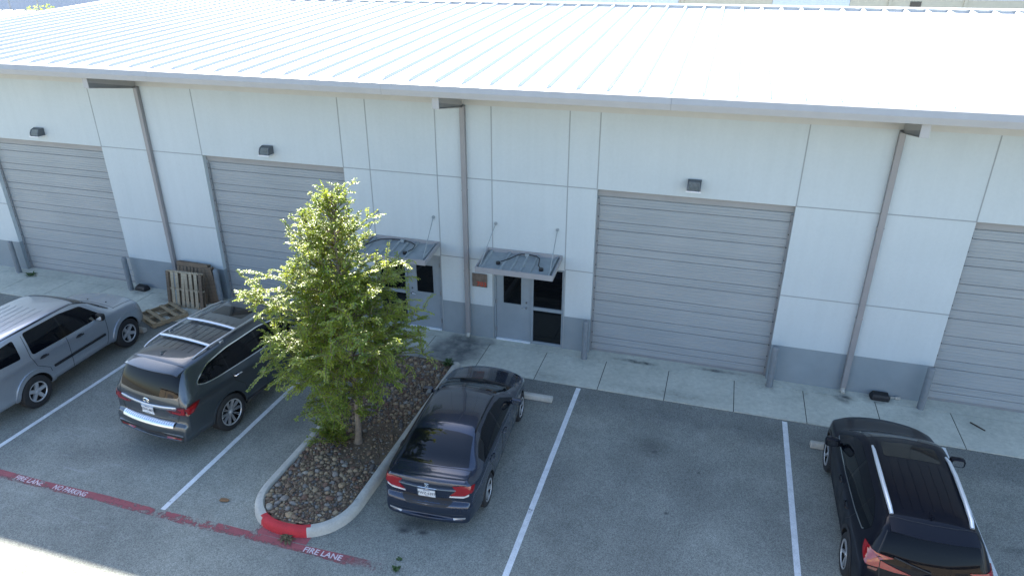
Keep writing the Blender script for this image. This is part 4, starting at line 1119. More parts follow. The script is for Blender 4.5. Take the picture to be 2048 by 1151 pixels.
for i in range(1, 24):
    y = -.66 + 1.32 * i / 24; e = (abs(y) / 1.012) ** 2.2 * .13
    rb.tube([(.125 + e, y, .789), (.058 + e, y, .780), (.02 + e * 1.1, y, .752)], .006, 5)
rb.build('grip_rib', M['chrome'], sp_, smooth=True)
c.decal('lower_bumper', rp([(-.86, .50), (0, .475), (.86, .50), (.82, .40), (0, .385), (-.82, .40)], .02), 'B', M['clad'], off=.004)
c.decal('bumper_strip', [(-.84, .535), (-.4, .51), (0, .505), (.4, .51), (.84, .535), (.84, .52), (.4, .495), (0, .49), (-.4, .495), (-.84, .52)], 'B', M['satin'], off=.012)
mb = MB()
for s_ in (1, -1): c.strip(mb, [(s_ * .76, 1.30), (s_ * .80, 1.12), (s_ * .76, .95), (s_ * .70, .79)], 'B', .012, .003)
c.strip(mb, [(-.70, .80), (0, .79), (.70, .80)], 'B', .014, .003); mb.build('tailgate_seam', M['black'], c.root, smooth=True)
c.plate(.02, .93, .016, 'EDW-4823', -.03)
p, n = c.hit('B', .02, 1.135); r = MB(); X_ = p.x - .014
el = [(X_, .02 + .075 * math.sin(a), 1.135 + .045 * math.cos(a)) for a in [.5 + (2 * math.pi - 1.0) * i / 24 + math.pi for i in range(25)]]
r.tube(el, [.008 + .005 * math.sin(math.pi * i / 24) for i in range(25)], 6)
for s_ in (-1, 1): r.tube([(X_, .02 + s_ * .022, 1.10), (X_, .02 + s_ * .012, 1.165)], [.012, .004], 6)
r.build('emblem', M['chrome'], c.root, smooth=True)
rear_text(c, 'QX80', -.60, .885, .062, .18)
c.mirror(3.40, 1.26, .16, pa, (.13, .28, .20))
c.handle(1.60, 1.15, M['chrome'], .20); c.handle(2.52, 1.13, M['chrome'], .20)
c.both('headlight', rp([(4.6, .90), (4.65, 1.0), (5.0, .97), (5.2, .82), (4.9, .80)], .03), M['lamp_glass'], off=.008)
c.decal('grille', rp([(-.5, .95), (.5, .95), (.45, .60), (-.45, .60)], .05), 'F', M['chrome'])
c.both('sill_step', rp([(1.72, .41), (3.85, .41), (3.85, .36), (1.72, .36)], .01), M['clad'], off=.05, skirt=.07)

# ---- black sport utility car, right
pa = car_paint('black_paint', (.006, .007, .012), .0, .3, .1)
pa.node_tree.nodes['Principled BSDF'].inputs['Specular IOR Level'].default_value = .05
pa.node_tree.nodes['Principled BSDF'].inputs['Coat Weight'].default_value = .3
RAV = [(0, .40, .52, .525, .53, .74, .62), (.01, .36, .66, .665, .67, .81, .68), (.05, .33, .76, .765, .77, .835, .70), (.09, .32, .90, .91, .93, .845, .72), (.14, .31, 1.04, 1.07, 1.10, .855, .72),
       (.19, .30, 1.08, 1.17, 1.21, .865, .70), (.27, .29, 1.09, 1.32, 1.37, .875, .675), (.36, .29, 1.095, 1.46, 1.52, .885, .65), (.46, .28, 1.09, 1.55, 1.605, .895, .63), (.62, .28, 1.08, 1.585, 1.640, .905, .62),
       (1.2, .28, 1.06, 1.605, 1.66, .918, .61), (1.9, .28, 1.03, 1.615, 1.675, .922, .62), (2.4, .28, 1.01, 1.60, 1.668, .922, .62), (2.7, .28, 1.0, 1.535, 1.615, .922, .635), (3.05, .28, .995, 1.33, 1.42, .922, .68), (3.4, .28, .985, 1.12, 1.20, .92, .74),
       (3.58, .28, .96, 1.025, 1.09, .917, .76), (3.8, .285, .93, .985, 1.035, .91, .75), (4.1, .29, .88, .93, .975, .89, .71), (4.35, .30, .80, .83, .88, .86, .66), (4.5, .33, .68, .69, .73, .82, .58), (4.58, .37, .55, .56, .58, .77, .55), (4.6, .42, .50, .505, .51, .72, .5)]
c = Car('black_sport_utility', (3.60, -6.70), 90.2, 'glossy black sport utility car with silver roof rails cut off by the lower right edge', 4.6, RAV, (1.0, 3.66),
        (.358, .235, .235, .915, (5, [(.018, .022, -.13, .06, 0), (.018, .022, .13, -.06, 0)], M['alu'], M['well'])), pa, .16, .42, .922, .405)
c.arch_lip(M['clad'], .06, .010, -.28)
c.both('sill_cladding', rp([(1.38, .42), (3.28, .40), (3.28, .30), (1.38, .30)], .01), M['clad'], off=.012)
side = [(3.32, 1.06), (2.86, 1.39), (2.5, 1.515), (1.9, 1.535), (1.1, 1.51), (.74, 1.43), (.60, 1.34), (.68, 1.19), (1.2, 1.135), (2.2, 1.075)]
c.both('pillar_trim', rp(side, .03), M['gloss_black'], off=.002)
for x0, x1 in ((.5, 1.12), (1.15, 1.94), (2.02, 3.4)): c.both('side_window', rp(sl_(side, x0, x1), .03), M['tint'])
c.trim('window_trim', [(3.30, 1.045), (2.2, 1.06), (1.2, 1.118), (.74, 1.17), (.70, 1.20)], M['chrome'], .018, .010)
c.decal('rear_window', rp([(-.68, 1.12), (-.35, 1.09), (0, 1.08), (.35, 1.09), (.68, 1.12), (.66, 1.22), (.585, 1.50), (-.585, 1.50), (-.66, 1.22)], .03), 'B', M['tint_deep'])
c.decal('windscreen', rp([(2.58, -.575), (2.64, 0), (2.58, .575), (3.0, .64), (3.38, .70), (3.53, .3), (3.545, 0), (3.53, -.3), (3.38, -.70), (3.0, -.64)], .03), 'T', M['glass_dark'])
c.decal('sunroof', rp([(2.02, -.42), (2.02, .42), (2.42, .41), (2.45, 0), (2.42, -.41)], .05), 'T', M['gloss_black'], off=.004)
c.decal('wiper_cowl', rp([(3.395, -.71), (3.545, -.3), (3.56, 0), (3.545, .3), (3.395, .71), (3.49, .74), (3.65, 0), (3.49, -.74)], .02), 'T', M['black'], off=.004)
c.seams([[(1.98, 1.07), (1.95, .7), (1.96, .32)], [(3.33, 1.0), (3.28, .6), (3.2, .32)], [(1.13, 1.13), (1.2, .95), (1.4, .75), (1.44, .33)]], w=.012)
mb = MB()
for y in (-.36, -.22, -.08, .08, .22, .36): c.strip(mb, [(.80, y * .95), (1.3, y), (1.95, y)], 'T', .022, .005, thick=.008)
mb.build('roof_rib', pa, c.root, smooth=True, angle=50)
mb = MB(); c.strip(mb, [(.60, -.57), (.55, -.3), (.535, 0), (.55, .3), (.60, .57)], 'T', .014, .003)
mb.build('roof_seam', M['black'], c.root, smooth=True)
b = MB(); sp = []
for i in range(17):
    y = -.57 + 1.14 * i / 16; e = (abs(y) / .57) ** 2.5
    xa, xb = .52 + .05 * e, .25 + .09 * e
    za = c.hit('T', xa, y)[0].z + .010
    sp.append([(xa, y, za), (xb + .07, y, za - .035), (xb, y, za - .052), (xb + .02, y, za - .075), (xa - .05, y, za - .085)])
b.add([q for r in sp for q in r], [(5 * i + j, 5 * i + (j + 1) % 5, 5 * i + 5 + (j + 1) % 5, 5 * i + 5 + j) for i in range(16) for j in range(5)] + [(0, 1, 2, 3, 4), (80, 81, 82, 83, 84)])
b.build('rear_spoiler', pa, c.root, smooth=True, angle=50)
c.rail([(.64, .53, .004), (.76, .54, .034), (1.2, .555, .05), (1.75, .562, .05), (2.12, .558, .036), (2.28, .55, .004)], [.028, .033, .034, .033, .028, .018], M['rail'])
p = c.hit('T', .72, 0)[0]; b = MB(); b.add([p + Vector(q) for q in ((-.08, 0, .06), (.10, 0, .002), (-.05, .03, 0), (-.05, -.03, 0), (-.10, 0, 0))], [(0, 1, 2), (0, 3, 1), (0, 2, 4), (0, 4, 3)]); b.build('antenna', pa, c.root)
b = MB(); p = [c.hit('B', y, z)[0] + Vector((-.02, 0, .01)) for y, z in ((0, 1.10), (.25, 1.15), (.48, 1.20))]; b.tube(p, .012, 6); b.build('rear_wiper', M['black'], c.root)
for mm in (lambda q: q, mir):
    c.decal('taillight', rp(mm([(.655, 1.11), (.72, 1.16), (.80, 1.175), (.81, .99), (.655, 1.0)]), .012), 'B', M['tail_red'], off=.018, skirt=.03, step=.05)
    c.decal('tail_lens', rp(mm([(.23, 1.005), (.45, 1.055), (.645, 1.105), (.645, 1.0), (.45, .99)]), .010), 'B', M['tail_red'], off=.016, skirt=.03, step=.05)
    c.decal('reverse_lamp', rp(mm([(.66, .975), (.79, .97), (.79, .935), (.68, .93)]), .010), 'B', M['tail_dark'], off=.012, step=.05)
for sd in 'LR':
    c.decal('taillight', rp([(.20, 1.18), (.36, 1.21), (.50, 1.19), (.42, 1.10), (.20, .99)], .015), sd, M['tail_red'], off=.016, skirt=.03, step=.05)
for s_ in (1, -1):
    mb = MB(); c.strip(mb, [(s_ * .60, 1.50), (s_ * .69, 1.2), (s_ * .65, 1.0), (s_ * .62, .8)], 'B', .012, .004); mb.build('tailgate_seam', M['black'], c.root, smooth=True)
p, n = c.hit('B', 0, 1.0); r = MB(); X_ = p.x - .022
def ell(ry, rz__, z0=0): return [(X_, ry * math.cos(a), 1.0 + z0 + rz__ * math.sin(a)) for a in [2 * math.pi * i / 24 for i in range(25)]]
r.tube(ell(.085, .058), .008, 6); r.tube(ell(.03, .055), .006, 6); r.tube(ell(.062, .024, .026), .006, 6)
r.build('emblem', M['chrome'], c.root, smooth=True)
c.decal('chrome_strip', [(-.34, .955), (0, .945), (.34, .955), (.34, .935), (0, .92), (-.34, .935)], 'B', M['chrome'], off=.02, skirt=.02)
c.decal('lower_bumper', rp([(-.70, .62), (.70, .62), (.72, .40), (-.72, .40)], .04), 'B', M['clad'], off=.006)
c.plate(0, .80, .012, 'LKR-2071', -.2) if 0 else None
c.mirror(3.02, 1.06, .16, pa, (.12, .25, .16))
c.handle(1.52, .93, pa, .19); c.handle(2.2, .92, pa, .19)
c.both('headlight', rp([(4.0, .74), (4.02, .84), (4.3, .80), (4.46, .70), (4.25, .66)], .03), M['lamp_glass'], off=.008)
c.decal('grille', rp([(-.6, .72), (.6, .72), (.5, .45), (-.5, .45)], .04), 'F', M['black'])
# ------------------------------------------------------------------ planted island
ICX, IHW, ICY, IY1 = -6.455, 1.015, -6.62, -1.60
def island_outline(inset, n=40):
    a_, b_ = IHW - inset, 1.04 - inset
    pts = [(ICX + a_, IY1)]
    for k in range(1, 12): pts.append((ICX + a_, IY1 + (ICY - IY1) * k / 12))
    e = 2 / 2.25
    for i in range(n + 1):
        t = math.pi * i / n
        cx, sx = math.cos(t), math.sin(t)
        pts.append((ICX + a_ * math.copysign(abs(cx) ** e, cx), ICY - b_ * abs(sx) ** e))
    for k in range(11, -1, -1): pts.append((ICX - a_, IY1 + (ICY - IY1) * k / 12))
    return pts
kb = MB()
prof = [(0.0, 0.0), (.015, .10), (.045, .145), (.08, .155), (.155, .150), (.18, .11), (.18, .0)]
rows = [[(x, y, h) for x, y in island_outline(i)] for i, h in prof]
k = len(rows[0])
vs = [p for r in rows for p in r]
for i in range(len(rows) - 1):
    for j in range(k - 1):
        x, y, _ = rows[i][j]; x2, y2, _ = rows[i][j + 1]
        xm, ym = (x + x2) / 2, (y + y2) / 2
        red = ym < -7.2 and -6.97 < xm < -6.02
        kb.add([rows[i][j], rows[i][j + 1], rows[i + 1][j + 1], rows[i + 1][j]], [(0, 1, 2, 3)], 1 if red else 0)
kb.v = [(round(x, 5), round(y, 5), round(z, 5)) for x, y, z in kb.v]
o = kb.build('island_kerb', [M['kerb'], M['red_kerb']], smooth=True, angle=50)
bm = bmesh.new(); bm.from_mesh(o.data); bmesh.ops.remove_doubles(bm, verts=bm.verts, dist=.0006); bmesh.ops.recalc_face_normals(bm, faces=bm.faces); bm.to_mesh(o.data); bm.free()
o.data.polygons.foreach_set('use_smooth', [True] * len(o.data.polygons)); o.data.set_sharp_from_angle(angle=R(50))
tag(o, 'rounded concrete kerb with red nose around the rock-filled island', 'kerb')
for (x, y, a) in ((-6.50, -7.66, 0), (-7.47, -5.2, math.pi / 2), (-5.44, -5.2, math.pi / 2), (-5.44, -3.4, math.pi / 2)): pass
soil = m_plain('brown_soil', (.135, .098, .065), .95, var=.35, scale=5, bump=.8, bscale=30)
bd = MB()
inn = island_outline(.172)
NX, NY = 26, 76
def inside(x, y, ins=.2):
    if y > IY1 - .03: return False
    a_, b_ = IHW - ins, 1.04 - ins
    if y > ICY: return abs(x - ICX) < a_
    return (abs(x - ICX) / a_) ** 2.25 + (abs(y - ICY) / b_) ** 2.25 < 1
def bed_z(x, y):
    d = min(1, (IHW - .15 - abs(x - ICX)) / .5)
    return .085 + .035 * d + .02 * noise.noise(Vector((x * 2, y * 2, 0)))
TX, TY = -6.36, -5.12
vs = []; idx = {}
for i in range(NX + 1):
    for j in range(NY + 1):
        x = ICX - IHW + 2 * IHW * i / NX; y = -7.68 + (IY1 + 7.68) * j / NY
        if inside(x, y, .12) or (y > IY1 - .08 and abs(x - ICX) < IHW - .12): idx[i, j] = len(vs); vs.append((x, y, bed_z(x, y)))
fs = [(idx[i, j], idx[i + 1, j], idx[i + 1, j + 1], idx[i, j + 1]) for i in range(NX) for j in range(NY) if all(q in idx for q in ((i, j), (i + 1, j), (i + 1, j + 1), (i, j + 1)))]
tag(MB().add(vs, fs).build('soil', soil, smooth=True), kind='structure')

# river cobbles: the 300 largest as stones of their own, the small ones as one mass
rng = random.Random(5)
def rockmat(name, a, b, s):
    m = mat(name, rough=.75); t = NT(m); c = t.ramp(t.noise(s, 5, .6), [(.3, a), (.7, b)])
    c = t.mix(c, t.ramp(t.noise(45, 4), [(.3, .75), (.7, 1.15)]), .8, 'MULTIPLY'); t.color(c); t.bump(t.noise(60, 4), .3, .004); return m
RM = [rockmat('cobble_tan', (.20, .145, .085), (.34, .255, .16), 9), rockmat('cobble_brown', (.12, .08, .05), (.225, .155, .10), 9), rockmat('cobble_grey', (.14, .127, .11), (.25, .225, .195), 9),
      rockmat('cobble_rust', (.11, .062, .042), (.19, .11, .072), 9), rockmat('cobble_pale', (.22, .20, .165), (.34, .31, .26), 9), rockmat('cobble_slate', (.065, .058, .054), (.13, .118, .108), 9)]
def rock_shape(r, sub, sd):
    bm = bmesh.new(); bmesh.ops.create_icosphere(bm, subdivisions=sub, radius=1)
    sx, sy, sz = r * rng.uniform(.85, 1.3), r * rng.uniform(.75, 1.05), r * rng.uniform(.5, .75)
    of = Vector((sd * 3.7, sd * 1.3, sd * .7))
    for v in bm.verts:
        n = noise.noise(v.co * 1.1 + of) * .30 + noise.noise(v.co * 2.6 + of) * .10
        q = v.co * (1 + n)
        v.co = Vector((q.x * sx, q.y * sy, q.z * sz))
    a = [tuple(v.co) for v in bm.verts]; f = [[v.index for v in p.verts] for p in bm.faces]; bm.free()
    return a, f
spots = []
grid = {}
def free(x, y, r, k):
    gx, gy = int(x / .15), int(y / .15)
    for i in range(gx - 2, gx + 3):
        for j in range(gy - 2, gy + 3):
            for (a, b, q) in grid.get((i, j), ()):
                if (a - x) ** 2 + (b - y) ** 2 < ((q + r) * k) ** 2: return False
    grid.setdefault((gx, gy), []).append((x, y, r)); return True
def dirt(x, y): return math.hypot((x - (TX + .30)) / .62, (y - (TY + .06)) / .72) < 1 + .3 * noise.noise(Vector((x * 4, y * 4, 0)))
def scatter(n, r0, r1, k, near=None):
    for _ in range(n):
        y = rng.uniform(-7.5, IY1 - .08); x = rng.uniform(ICX - .85, ICX + .85)
        if near and y > near: continue
        r = rng.uniform(r0, r1)
        if not inside(x, y, .19 + r * .6): continue
        if dirt(x, y) and rng.random() < .93: continue
        if free(x, y, r, k): spots.append((x, y, r))
scatter(90, .056, .078, .90, -5.7)
scatter(800, .042, .058, .86)
scatter(5200, .029, .041, .80)
scatter(30000, .014, .027, .75)
print('cobbles', len(spots))
spots.sort(key=lambda s: -s[2] / (9.0 + math.hypot(s[0], s[1] + 15.3) * .35))
vis = lambda x, y: not (x > -6.9 and x < -4 and y > -4.6 and False)
protos = []
cnt = 0
for (x, y, r) in spots[:300]:
    mi = rng.choices(range(6), (7, 7, 2.5, 3, .5, 1.2))[0]
    a, f = rock_shape(r, 2, cnt)
    o = MB().add(a, f).build('river_cobble', RM[mi], smooth=True, angle=80)
    o.location = (x, y, bed_z(x, y) + r * .30); o.rotation_euler = (rng.uniform(-.25, .25), rng.uniform(-.25, .25), rng.uniform(0, 6.28))
    tag(o, 'smooth brown or grey river cobble, one of the larger stones in the kerbed island bed', 'cobble', 'larger river cobbles in the island bed')
    cnt += 1
sm = MB()
lib = [rock_shape(1.0, 1, 400 + i) for i in range(24)]
for (x, y, r) in spots[300:]:
    a, f = lib[rng.randrange(24)]; an = rng.uniform(0, 6.28); ca, sa = math.cos(an), math.sin(an); z = bed_z(x, y) + r * .25
    sm.add([(x + (p[0] * ca - p[1] * sa) * r, y + (p[0] * sa + p[1] * ca) * r, z + p[2] * r) for p in a], f, rng.choices(range(6), (6, 7, 2.5, 4, .6, 2))[0])
tag(sm.build('small_cobbles', RM, smooth=True, angle=80), 'small brown and grey stones filling the kerbed island bed', 'cobbles', kind='stuff')

# ------------------------------------------------------------------ the tree
import numpy as np
leafm = bpy.data.materials.new('elm_leaf'); leafm.use_nodes = True
nt = leafm.node_tree; nt.nodes.clear()
out = nt.nodes.new('ShaderNodeOutputMaterial'); df = nt.nodes.new('ShaderNodeBsdfDiffuse'); tr = nt.nodes.new('ShaderNodeBsdfTranslucent'); gl = nt.nodes.new('ShaderNodeBsdfGlossy')
mx = nt.nodes.new('ShaderNodeMixShader'); mx2 = nt.nodes.new('ShaderNodeMixShader'); ge = nt.nodes.new('ShaderNodeNewGeometry'); nz = nt.nodes.new('ShaderNodeTexNoise'); vr = nt.nodes.new('ShaderNodeTexVoronoi')
r1 = nt.nodes.new('ShaderNodeValToRGB'); r2 = nt.nodes.new('ShaderNodeValToRGB')
nz.inputs['Scale'].default_value = 3.0; vr.inputs['Scale'].default_value = 14
nt.links.new(ge.outputs['Position'], nz.inputs[0]); nt.links.new(ge.outputs['Position'], vr.inputs['Vector'])
ad = nt.nodes.new('ShaderNodeMath'); ad.operation = 'ADD'; sp_c = nt.nodes.new('ShaderNodeSeparateColor'); nt.links.new(vr.outputs['Color'], sp_c.inputs[0])
ml = nt.nodes.new('ShaderNodeMath'); ml.operation = 'MULTIPLY'; ml.inputs[1].default_value = .45; nt.links.new(sp_c.outputs[0], ml.inputs[0])
nt.links.new(nz.outputs['Fac'], ad.inputs[0]); nt.links.new(ml.outputs[0], ad.inputs[1])
for r_, a, b in ((r1, (.075, .145, .017), (.215, .265, .038)), (r2, (.30, .45, .025), (.62, .66, .06))):
    e = r_.color_ramp.elements; e[0].position = .35; e[1].position = 1.0; e[0].color = (*a, 1); e[1].color = (*b, 1)
    nt.links.new(ad.outputs[0], r_.inputs[0])
nt.links.new(r1.outputs[0], df.inputs[0]); nt.links.new(r2.outputs[0], tr.inputs[0])
gl.inputs['Roughness'].default_value = .38; gl.inputs['Color'].default_value = (.9, .92, .85, 1)
mx.inputs[0].default_value = .42; nt.links.new(df.outputs[0], mx.inputs[1]); nt.links.new(tr.outputs[0], mx.inputs[2])
mx2.inputs[0].default_value = .055; nt.links.new(mx.outputs[0], mx2.inputs[1]); nt.links.new(gl.outputs[0], mx2.inputs[2]); nt.links.new(mx2.outputs[0], out.inputs[0])
bark = m_plain('elm_bark', (.20, .165, .125), .9, var=.3, scale=16, bump=.8, bscale=40)
twig = m_plain('elm_twig', (.13, .095, .07), .9, var=.2, scale=10)

tree = empty('elm_tree', (TX, TY, .1), 0, 'slender green elm tree with a leafy crown growing from the rock island', 'tree')
tr_rng = random.Random(11)
U = tr_rng.uniform
def trunk_p(z):
    return Vector((.10 * math.sin(z * .9) + .16 * max(0, z - 3) / 2.5 * .9, .05 * math.sin(z * 1.3 + 1), z))
tb = MB()
zs_ = [0, .06, .18, .4, .8, 1.3, 1.9, 2.5, 3.1, 3.7, 4.3, 4.9, 5.4]
tb.tube([trunk_p(z) for z in zs_], [.11, .086, .074, .068, .062, .056, .05, .043, .035, .028, .02, .012, .004], 12)
leaves = []            # (pos, dir, up, size)
br = MB()
RAD = [(.35, .12), (.7, .40), (1.1, .86), (1.6, 1.30), (2.2, 1.50), (2.8, 1.44), (3.3, 1.26), (3.8, 1.02), (4.3, .76), (4.8, .54), (5.2, .36), (5.6, .16)]
def crown_r(z): return pchip([a for a, _ in RAD], [b for _, b in RAD], z)
def twig_leaves(path, dens, size):
    """small leaves set alternately along a twig, drooping a little"""
    acc = 0
    for a, b in zip(path[:-1], path[1:]):
        d = b - a; L_ = d.length
        if L_ < 1e-6: continue
        d.normalize(); sd = d.cross(Vector((0, 0, 1))); sd = sd.normalized() if sd.length > .01 else Vector((1, 0, 0))
        n = max(1, int(L_ * dens))
        for i in range(n):
            p = a.lerp(b, (i + U(0, 1)) / n)
            s_ = 1 if (acc % 2) else -1; acc += 1
            ld = (sd * s_ * U(.6, 1.1) + d * U(.3, .9) + Vector((U(-.3, .3), U(-.3, .3), U(-.35, .3)))).normalized()
            leaves.append((p + ld * .008, ld, Vector((U(-.6, .6), U(-.6, .6), 1)).normalized(), size * U(.7, 1.3)))
def limb(p, d, L_, r, depth, droop):
    n = 6; path = [p.copy()]; q = p.copy(); d = d.normalized()
    for i in range(n):
        d = (d + Vector((U(-.16, .16), U(-.16, .16), U(-.12, .12) - droop * (i / n) * .22))).normalized()
        q = q + d * L_ / n; path.append(q.copy())
    br.tube(path, [r * (1 - .85 * i / n) + .0015 for i in range(n + 1)], 5 if depth < 2 else 4, 0, False)
    if depth < 2:
        k = int((7 if depth == 0 else 4) * (L_ / .9) + 2)
        for i in range(k):
            t = U(.15, .98); j = min(n - 1, int(t * n)); b_ = path[j].lerp(path[j + 1], t * n - j)
            base = (path[j + 1] - path[j]).normalized()
            sd = Vector((U(-1, 1), U(-1, 1), U(-.45, .75))).normalized()
            nd = (base * .75 + sd * .85).normalized()
            limb(b_, nd, L_ * U(.30, .55) * (1.15 - .55 * t), r * .45, depth + 1, droop * 1.2)
    twig_leaves(path[2 if depth == 0 else 0:], 104 if depth == 2 else 78, .041)
nb = 120
for i in range(nb):
    t = (i + .5) / nb
    z = .66 + 4.5 * t ** .92
    an = i * 2.39996 + U(-.4, .4)
    up = .28 + .75 * t
    Rz = crown_r(z + .25)
    L_ = Rz * U(.58, 1.14) / math.cos(math.atan(up)) * .92
    wl = (1.0 + .13 * math.cos(an - math.pi)) * (1 - (.28 if z < 1.5 and math.cos(an) > .2 else 0))             # fuller on the left
    limb(trunk_p(z), Vector((math.cos(an), math.sin(an), up * U(.6, 1.3))), L_ * wl, .016 * (1 - .6 * t) + .004, 0, .9 - .7 * t)
# long whippy shoots
for (z, an, L_, up) in ((4.2, .35, 1.25, 1.25), (4.5, 2.7, .9, 1.5), (4.7, 1.8, .8, 2.2), (4.9, 4.4, .75, 2.4), (3.9, 3.3, 1.3, .8), (3.2, 3.0, 1.75, .35), (3.0, .1, 1.75, .35), (2.0, 3.25, 2.0, .15), (1.35, 3.4, 1.85, .10), (3.6, .25, 1.45, .5), (2.5, 3.5, 1.9, .25), (1.9, 3.7, 1.85, .2), (5.0, .8, .65, 2.2)):
    limb(trunk_p(z), Vector((math.cos(an), math.sin(an), up)), L_ * .9, .012, 1, .5)
# basal shoots left of the trunk
for i in range(26):
    an = U(2.4, 4.6); limb(Vector((U(-.42, -.1), U(-.25, .1), .05)), Vector((math.cos(an), math.sin(an), U(.7, 2.4))), U(.35, .75), .006, 1, .6)
print('leaves', len(leaves))
tb.build('trunk', bark, tree, smooth=True, angle=60)
br.build('limbs', twig, tree, smooth=True, angle=60)
n = len(leaves)
co = np.zeros((n, 6, 3), dtype=np.float32)
for i, (p, d, u, s_) in enumerate(leaves):
    sd = d.cross(u)
    sd = sd.normalized() if sd.length > 1e-4 else Vector((1, 0, 0)); nn = sd.cross(d)
    L_, W_ = s_, s_ * .30
    for j, q in enumerate((p, p + d * L_ * .35 + sd * W_ + nn * .12 * s_, p + d * L_ * .75 + sd * W_ * .75 + nn * .08 * s_, p + d * L_ - nn * .06 * s_, p + d * L_ * .75 - sd * W_ * .75 + nn * .08 * s_, p + d * L_ * .35 - sd * W_ + nn * .12 * s_)): co[i, j] = q
me = bpy.data.meshes.new('crown')
me.vertices.add(n * 6); me.vertices.foreach_set('co', co.ravel())
fi = np.array([[0, 1, 2, 3], [0, 3, 4, 5]], dtype=np.int32)
loops = (np.arange(n, dtype=np.int32)[:, None, None] * 6 + fi[None]).ravel()
me.loops.add(len(loops)); me.loops.foreach_set('vertex_index', loops)
me.polygons.add(n * 2); me.polygons.foreach_set('loop_start', np.arange(0, n * 8, 4, dtype=np.int32)); me.polygons.foreach_set('loop_total', np.full(n * 2, 4, dtype=np.int32))
me.update(); me.validate(); me.materials.append(leafm)
o = bpy.data.objects.new('crown', me); COL.objects.link(o); o.parent = tree

# weeds
wm = m_plain('weed_leaf', (.045, .085, .022), .7, var=.3, scale=20)
wm2 = m_plain('dry_weed', (.10, .085, .04), .8, var=.3, scale=20)
def weed(x, y, z, r, h, n, label, m_=wm, seed=1):
    q = random.Random(seed); b = MB()
    for i in range(n):
        an = q.uniform(0, 6.28); L_ = r * q.uniform(.4, 1.1); hh = h * q.uniform(.3, 1.1); w_ = .012 + .014 * q.random()
        c_, s_ = math.cos(an), math.sin(an); ox, oy = q.uniform(-.3, .3) * r, q.uniform(-.3, .3) * r
        b.add([(ox - s_ * w_ * .4, oy + c_ * w_ * .4, 0), (ox + s_ * w_ * .4, oy - c_ * w_ * .4, 0), (ox + c_ * L_ * .55 + s_ * w_, oy + s_ * L_ * .55 - c_ * w_, hh), (ox + c_ * L_, oy + s_ * L_, hh * .8), (ox + c_ * L_ * .55 - s_ * w_, oy + s_ * L_ * .55 + c_ * w_, hh)], [(0, 1, 2, 4), (4, 2, 3)])
    o = b.build('weed', m_); o.location = (x, y, z); tag(o, label, 'weed')
weed(-20.35, -.34, .02, .22, .07, 34, 'small dark weed on the sidewalk beside the leftmost bollard', wm, 2)
weed(-6.35, -7.70, .0, .16, .05, 46, 'dry weed tuft at the foot of the red kerb nose', wm2, 3)
weed(-4.25, -7.78, .0, .09, .06, 18, 'small green weed at the faded end of the red fire lane stripe', wm, 4)
weed(-4.28, -7.58, .0, .06, .04, 8, 'tiny green weed just above the faded end of the red stripe', wm, 8)
weed(-5.72, -1.75, .12, .16, .14, 40, 'grassy weed at the building end of the rock island', wm, 5)
lf = MB(); lf.add([(-.10, -.03, .006), (-.02, -.06, .016), (.09, -.02, .008), (.10, .03, .02), (0, .06, .008), (-.08, .03, .018)], [(0, 1, 2, 3), (0, 3, 4, 5)])
o = lf.build('dry_leaf', mat('dry_leaf_brown', (.20, .11, .05), .8)); o.location = (-7.98, -7.22, .004); tag(o, 'dry brown leaf lying on the asphalt left of the island', 'leaf')

# ------------------------------------------------------------------ pallets
def pallet(label, wd, boards, bw, lean, m_, L_=1.14, seed=0, broken=()):
    """local: boards run along z (length), stand side by side along x, thickness along y"""
    q = random.Random(seed)
    r = empty('wooden_pallet', (0, 0, 0), 0, label, 'pallet', 'wooden pallets by the downspout')
    for i in range(boards):
        x = -wd / 2 + bw / 2 + (wd - bw) * i / (boards - 1)
        tlt = broken[i] if i in broken else q.uniform(-.008, .008) if not isinstance(broken, dict) else broken.get(i, q.uniform(-.008, .008))
        b = MB(); b.box(-bw / 2, bw / 2, -.011, .011, 0, L_ - q.uniform(0, .03))
        o = b.build('deck_board', m_ if not isinstance(m_, list) else m_[0 if 0 < i < boards - 1 else 1], r, bevel=.003); o.location = (x, -.058, 0); o.rotation_euler = (0, tlt, 0)
    for k_ in range(3):
        b = MB(); z = .0 + (L_ - .05) * k_ / 2; b.box(-wd / 2, wd / 2, -.045, .045, z, z + .04); b.build('stringer', m_ if not isinstance(m_, list) else m_[0], r, bevel=.003)
    for k_ in range(5):
        x = -wd / 2 + bw / 2 + (wd - bw) * (0, 2, boards - 3, boards - 1, boards - 1)[k_] / (boards - 1)
        if k_ == 4: continue
        b = MB(); b.box(-bw / 2, bw / 2, -.011, .011, 0, L_ - .02); o = b.build('bottom_board', m_ if not isinstance(m_, list) else m_[1], r, bevel=.003); o.location = (x, .058, 0)
    return r
p = pallet('pale pallet leaning upright in front, with light vertical boards', 1.16, 8, .095, 0, [M['wood_pale'], M['wood_brown']], 1.06, 1, {3: .05, 4: -.012})
p.location = (-14.08, -.80, .022); p.rotation_euler = (R(-9), 0, R(2))
p = pallet('brown weathered pallet leaning on the wall behind the pale pallet', 1.06, 9, .085, 0, M['wood_brown'], 1.16, 2, {0: 0})
p.location = (-14.16, -.42, .022); p.rotation_euler = (R(-14), 0, R(-1))
b = MB(); b.box(-.53, .53, -.09, -.068, 1.03, 1.15); b.build('deck_board', M['wood_brown'], p, bevel=.003)
p = pallet('dark brown pallet standing on edge beside the grey bollard', .42, 4, .10, 0, M['wood_brown'], 1.08, 3, {0: 0})
p.location = (-13.50, -.30, .022); p.rotation_euler = (R(-3), R(-9), R(8))
p = pallet('broken splintered pallet lying flat on the sidewalk by the silver car', .98, 8, .10, 0, M['wood_yellow'], 1.02, 4, {1: .10, 2: -.12, 4: .16, 5: -.06})
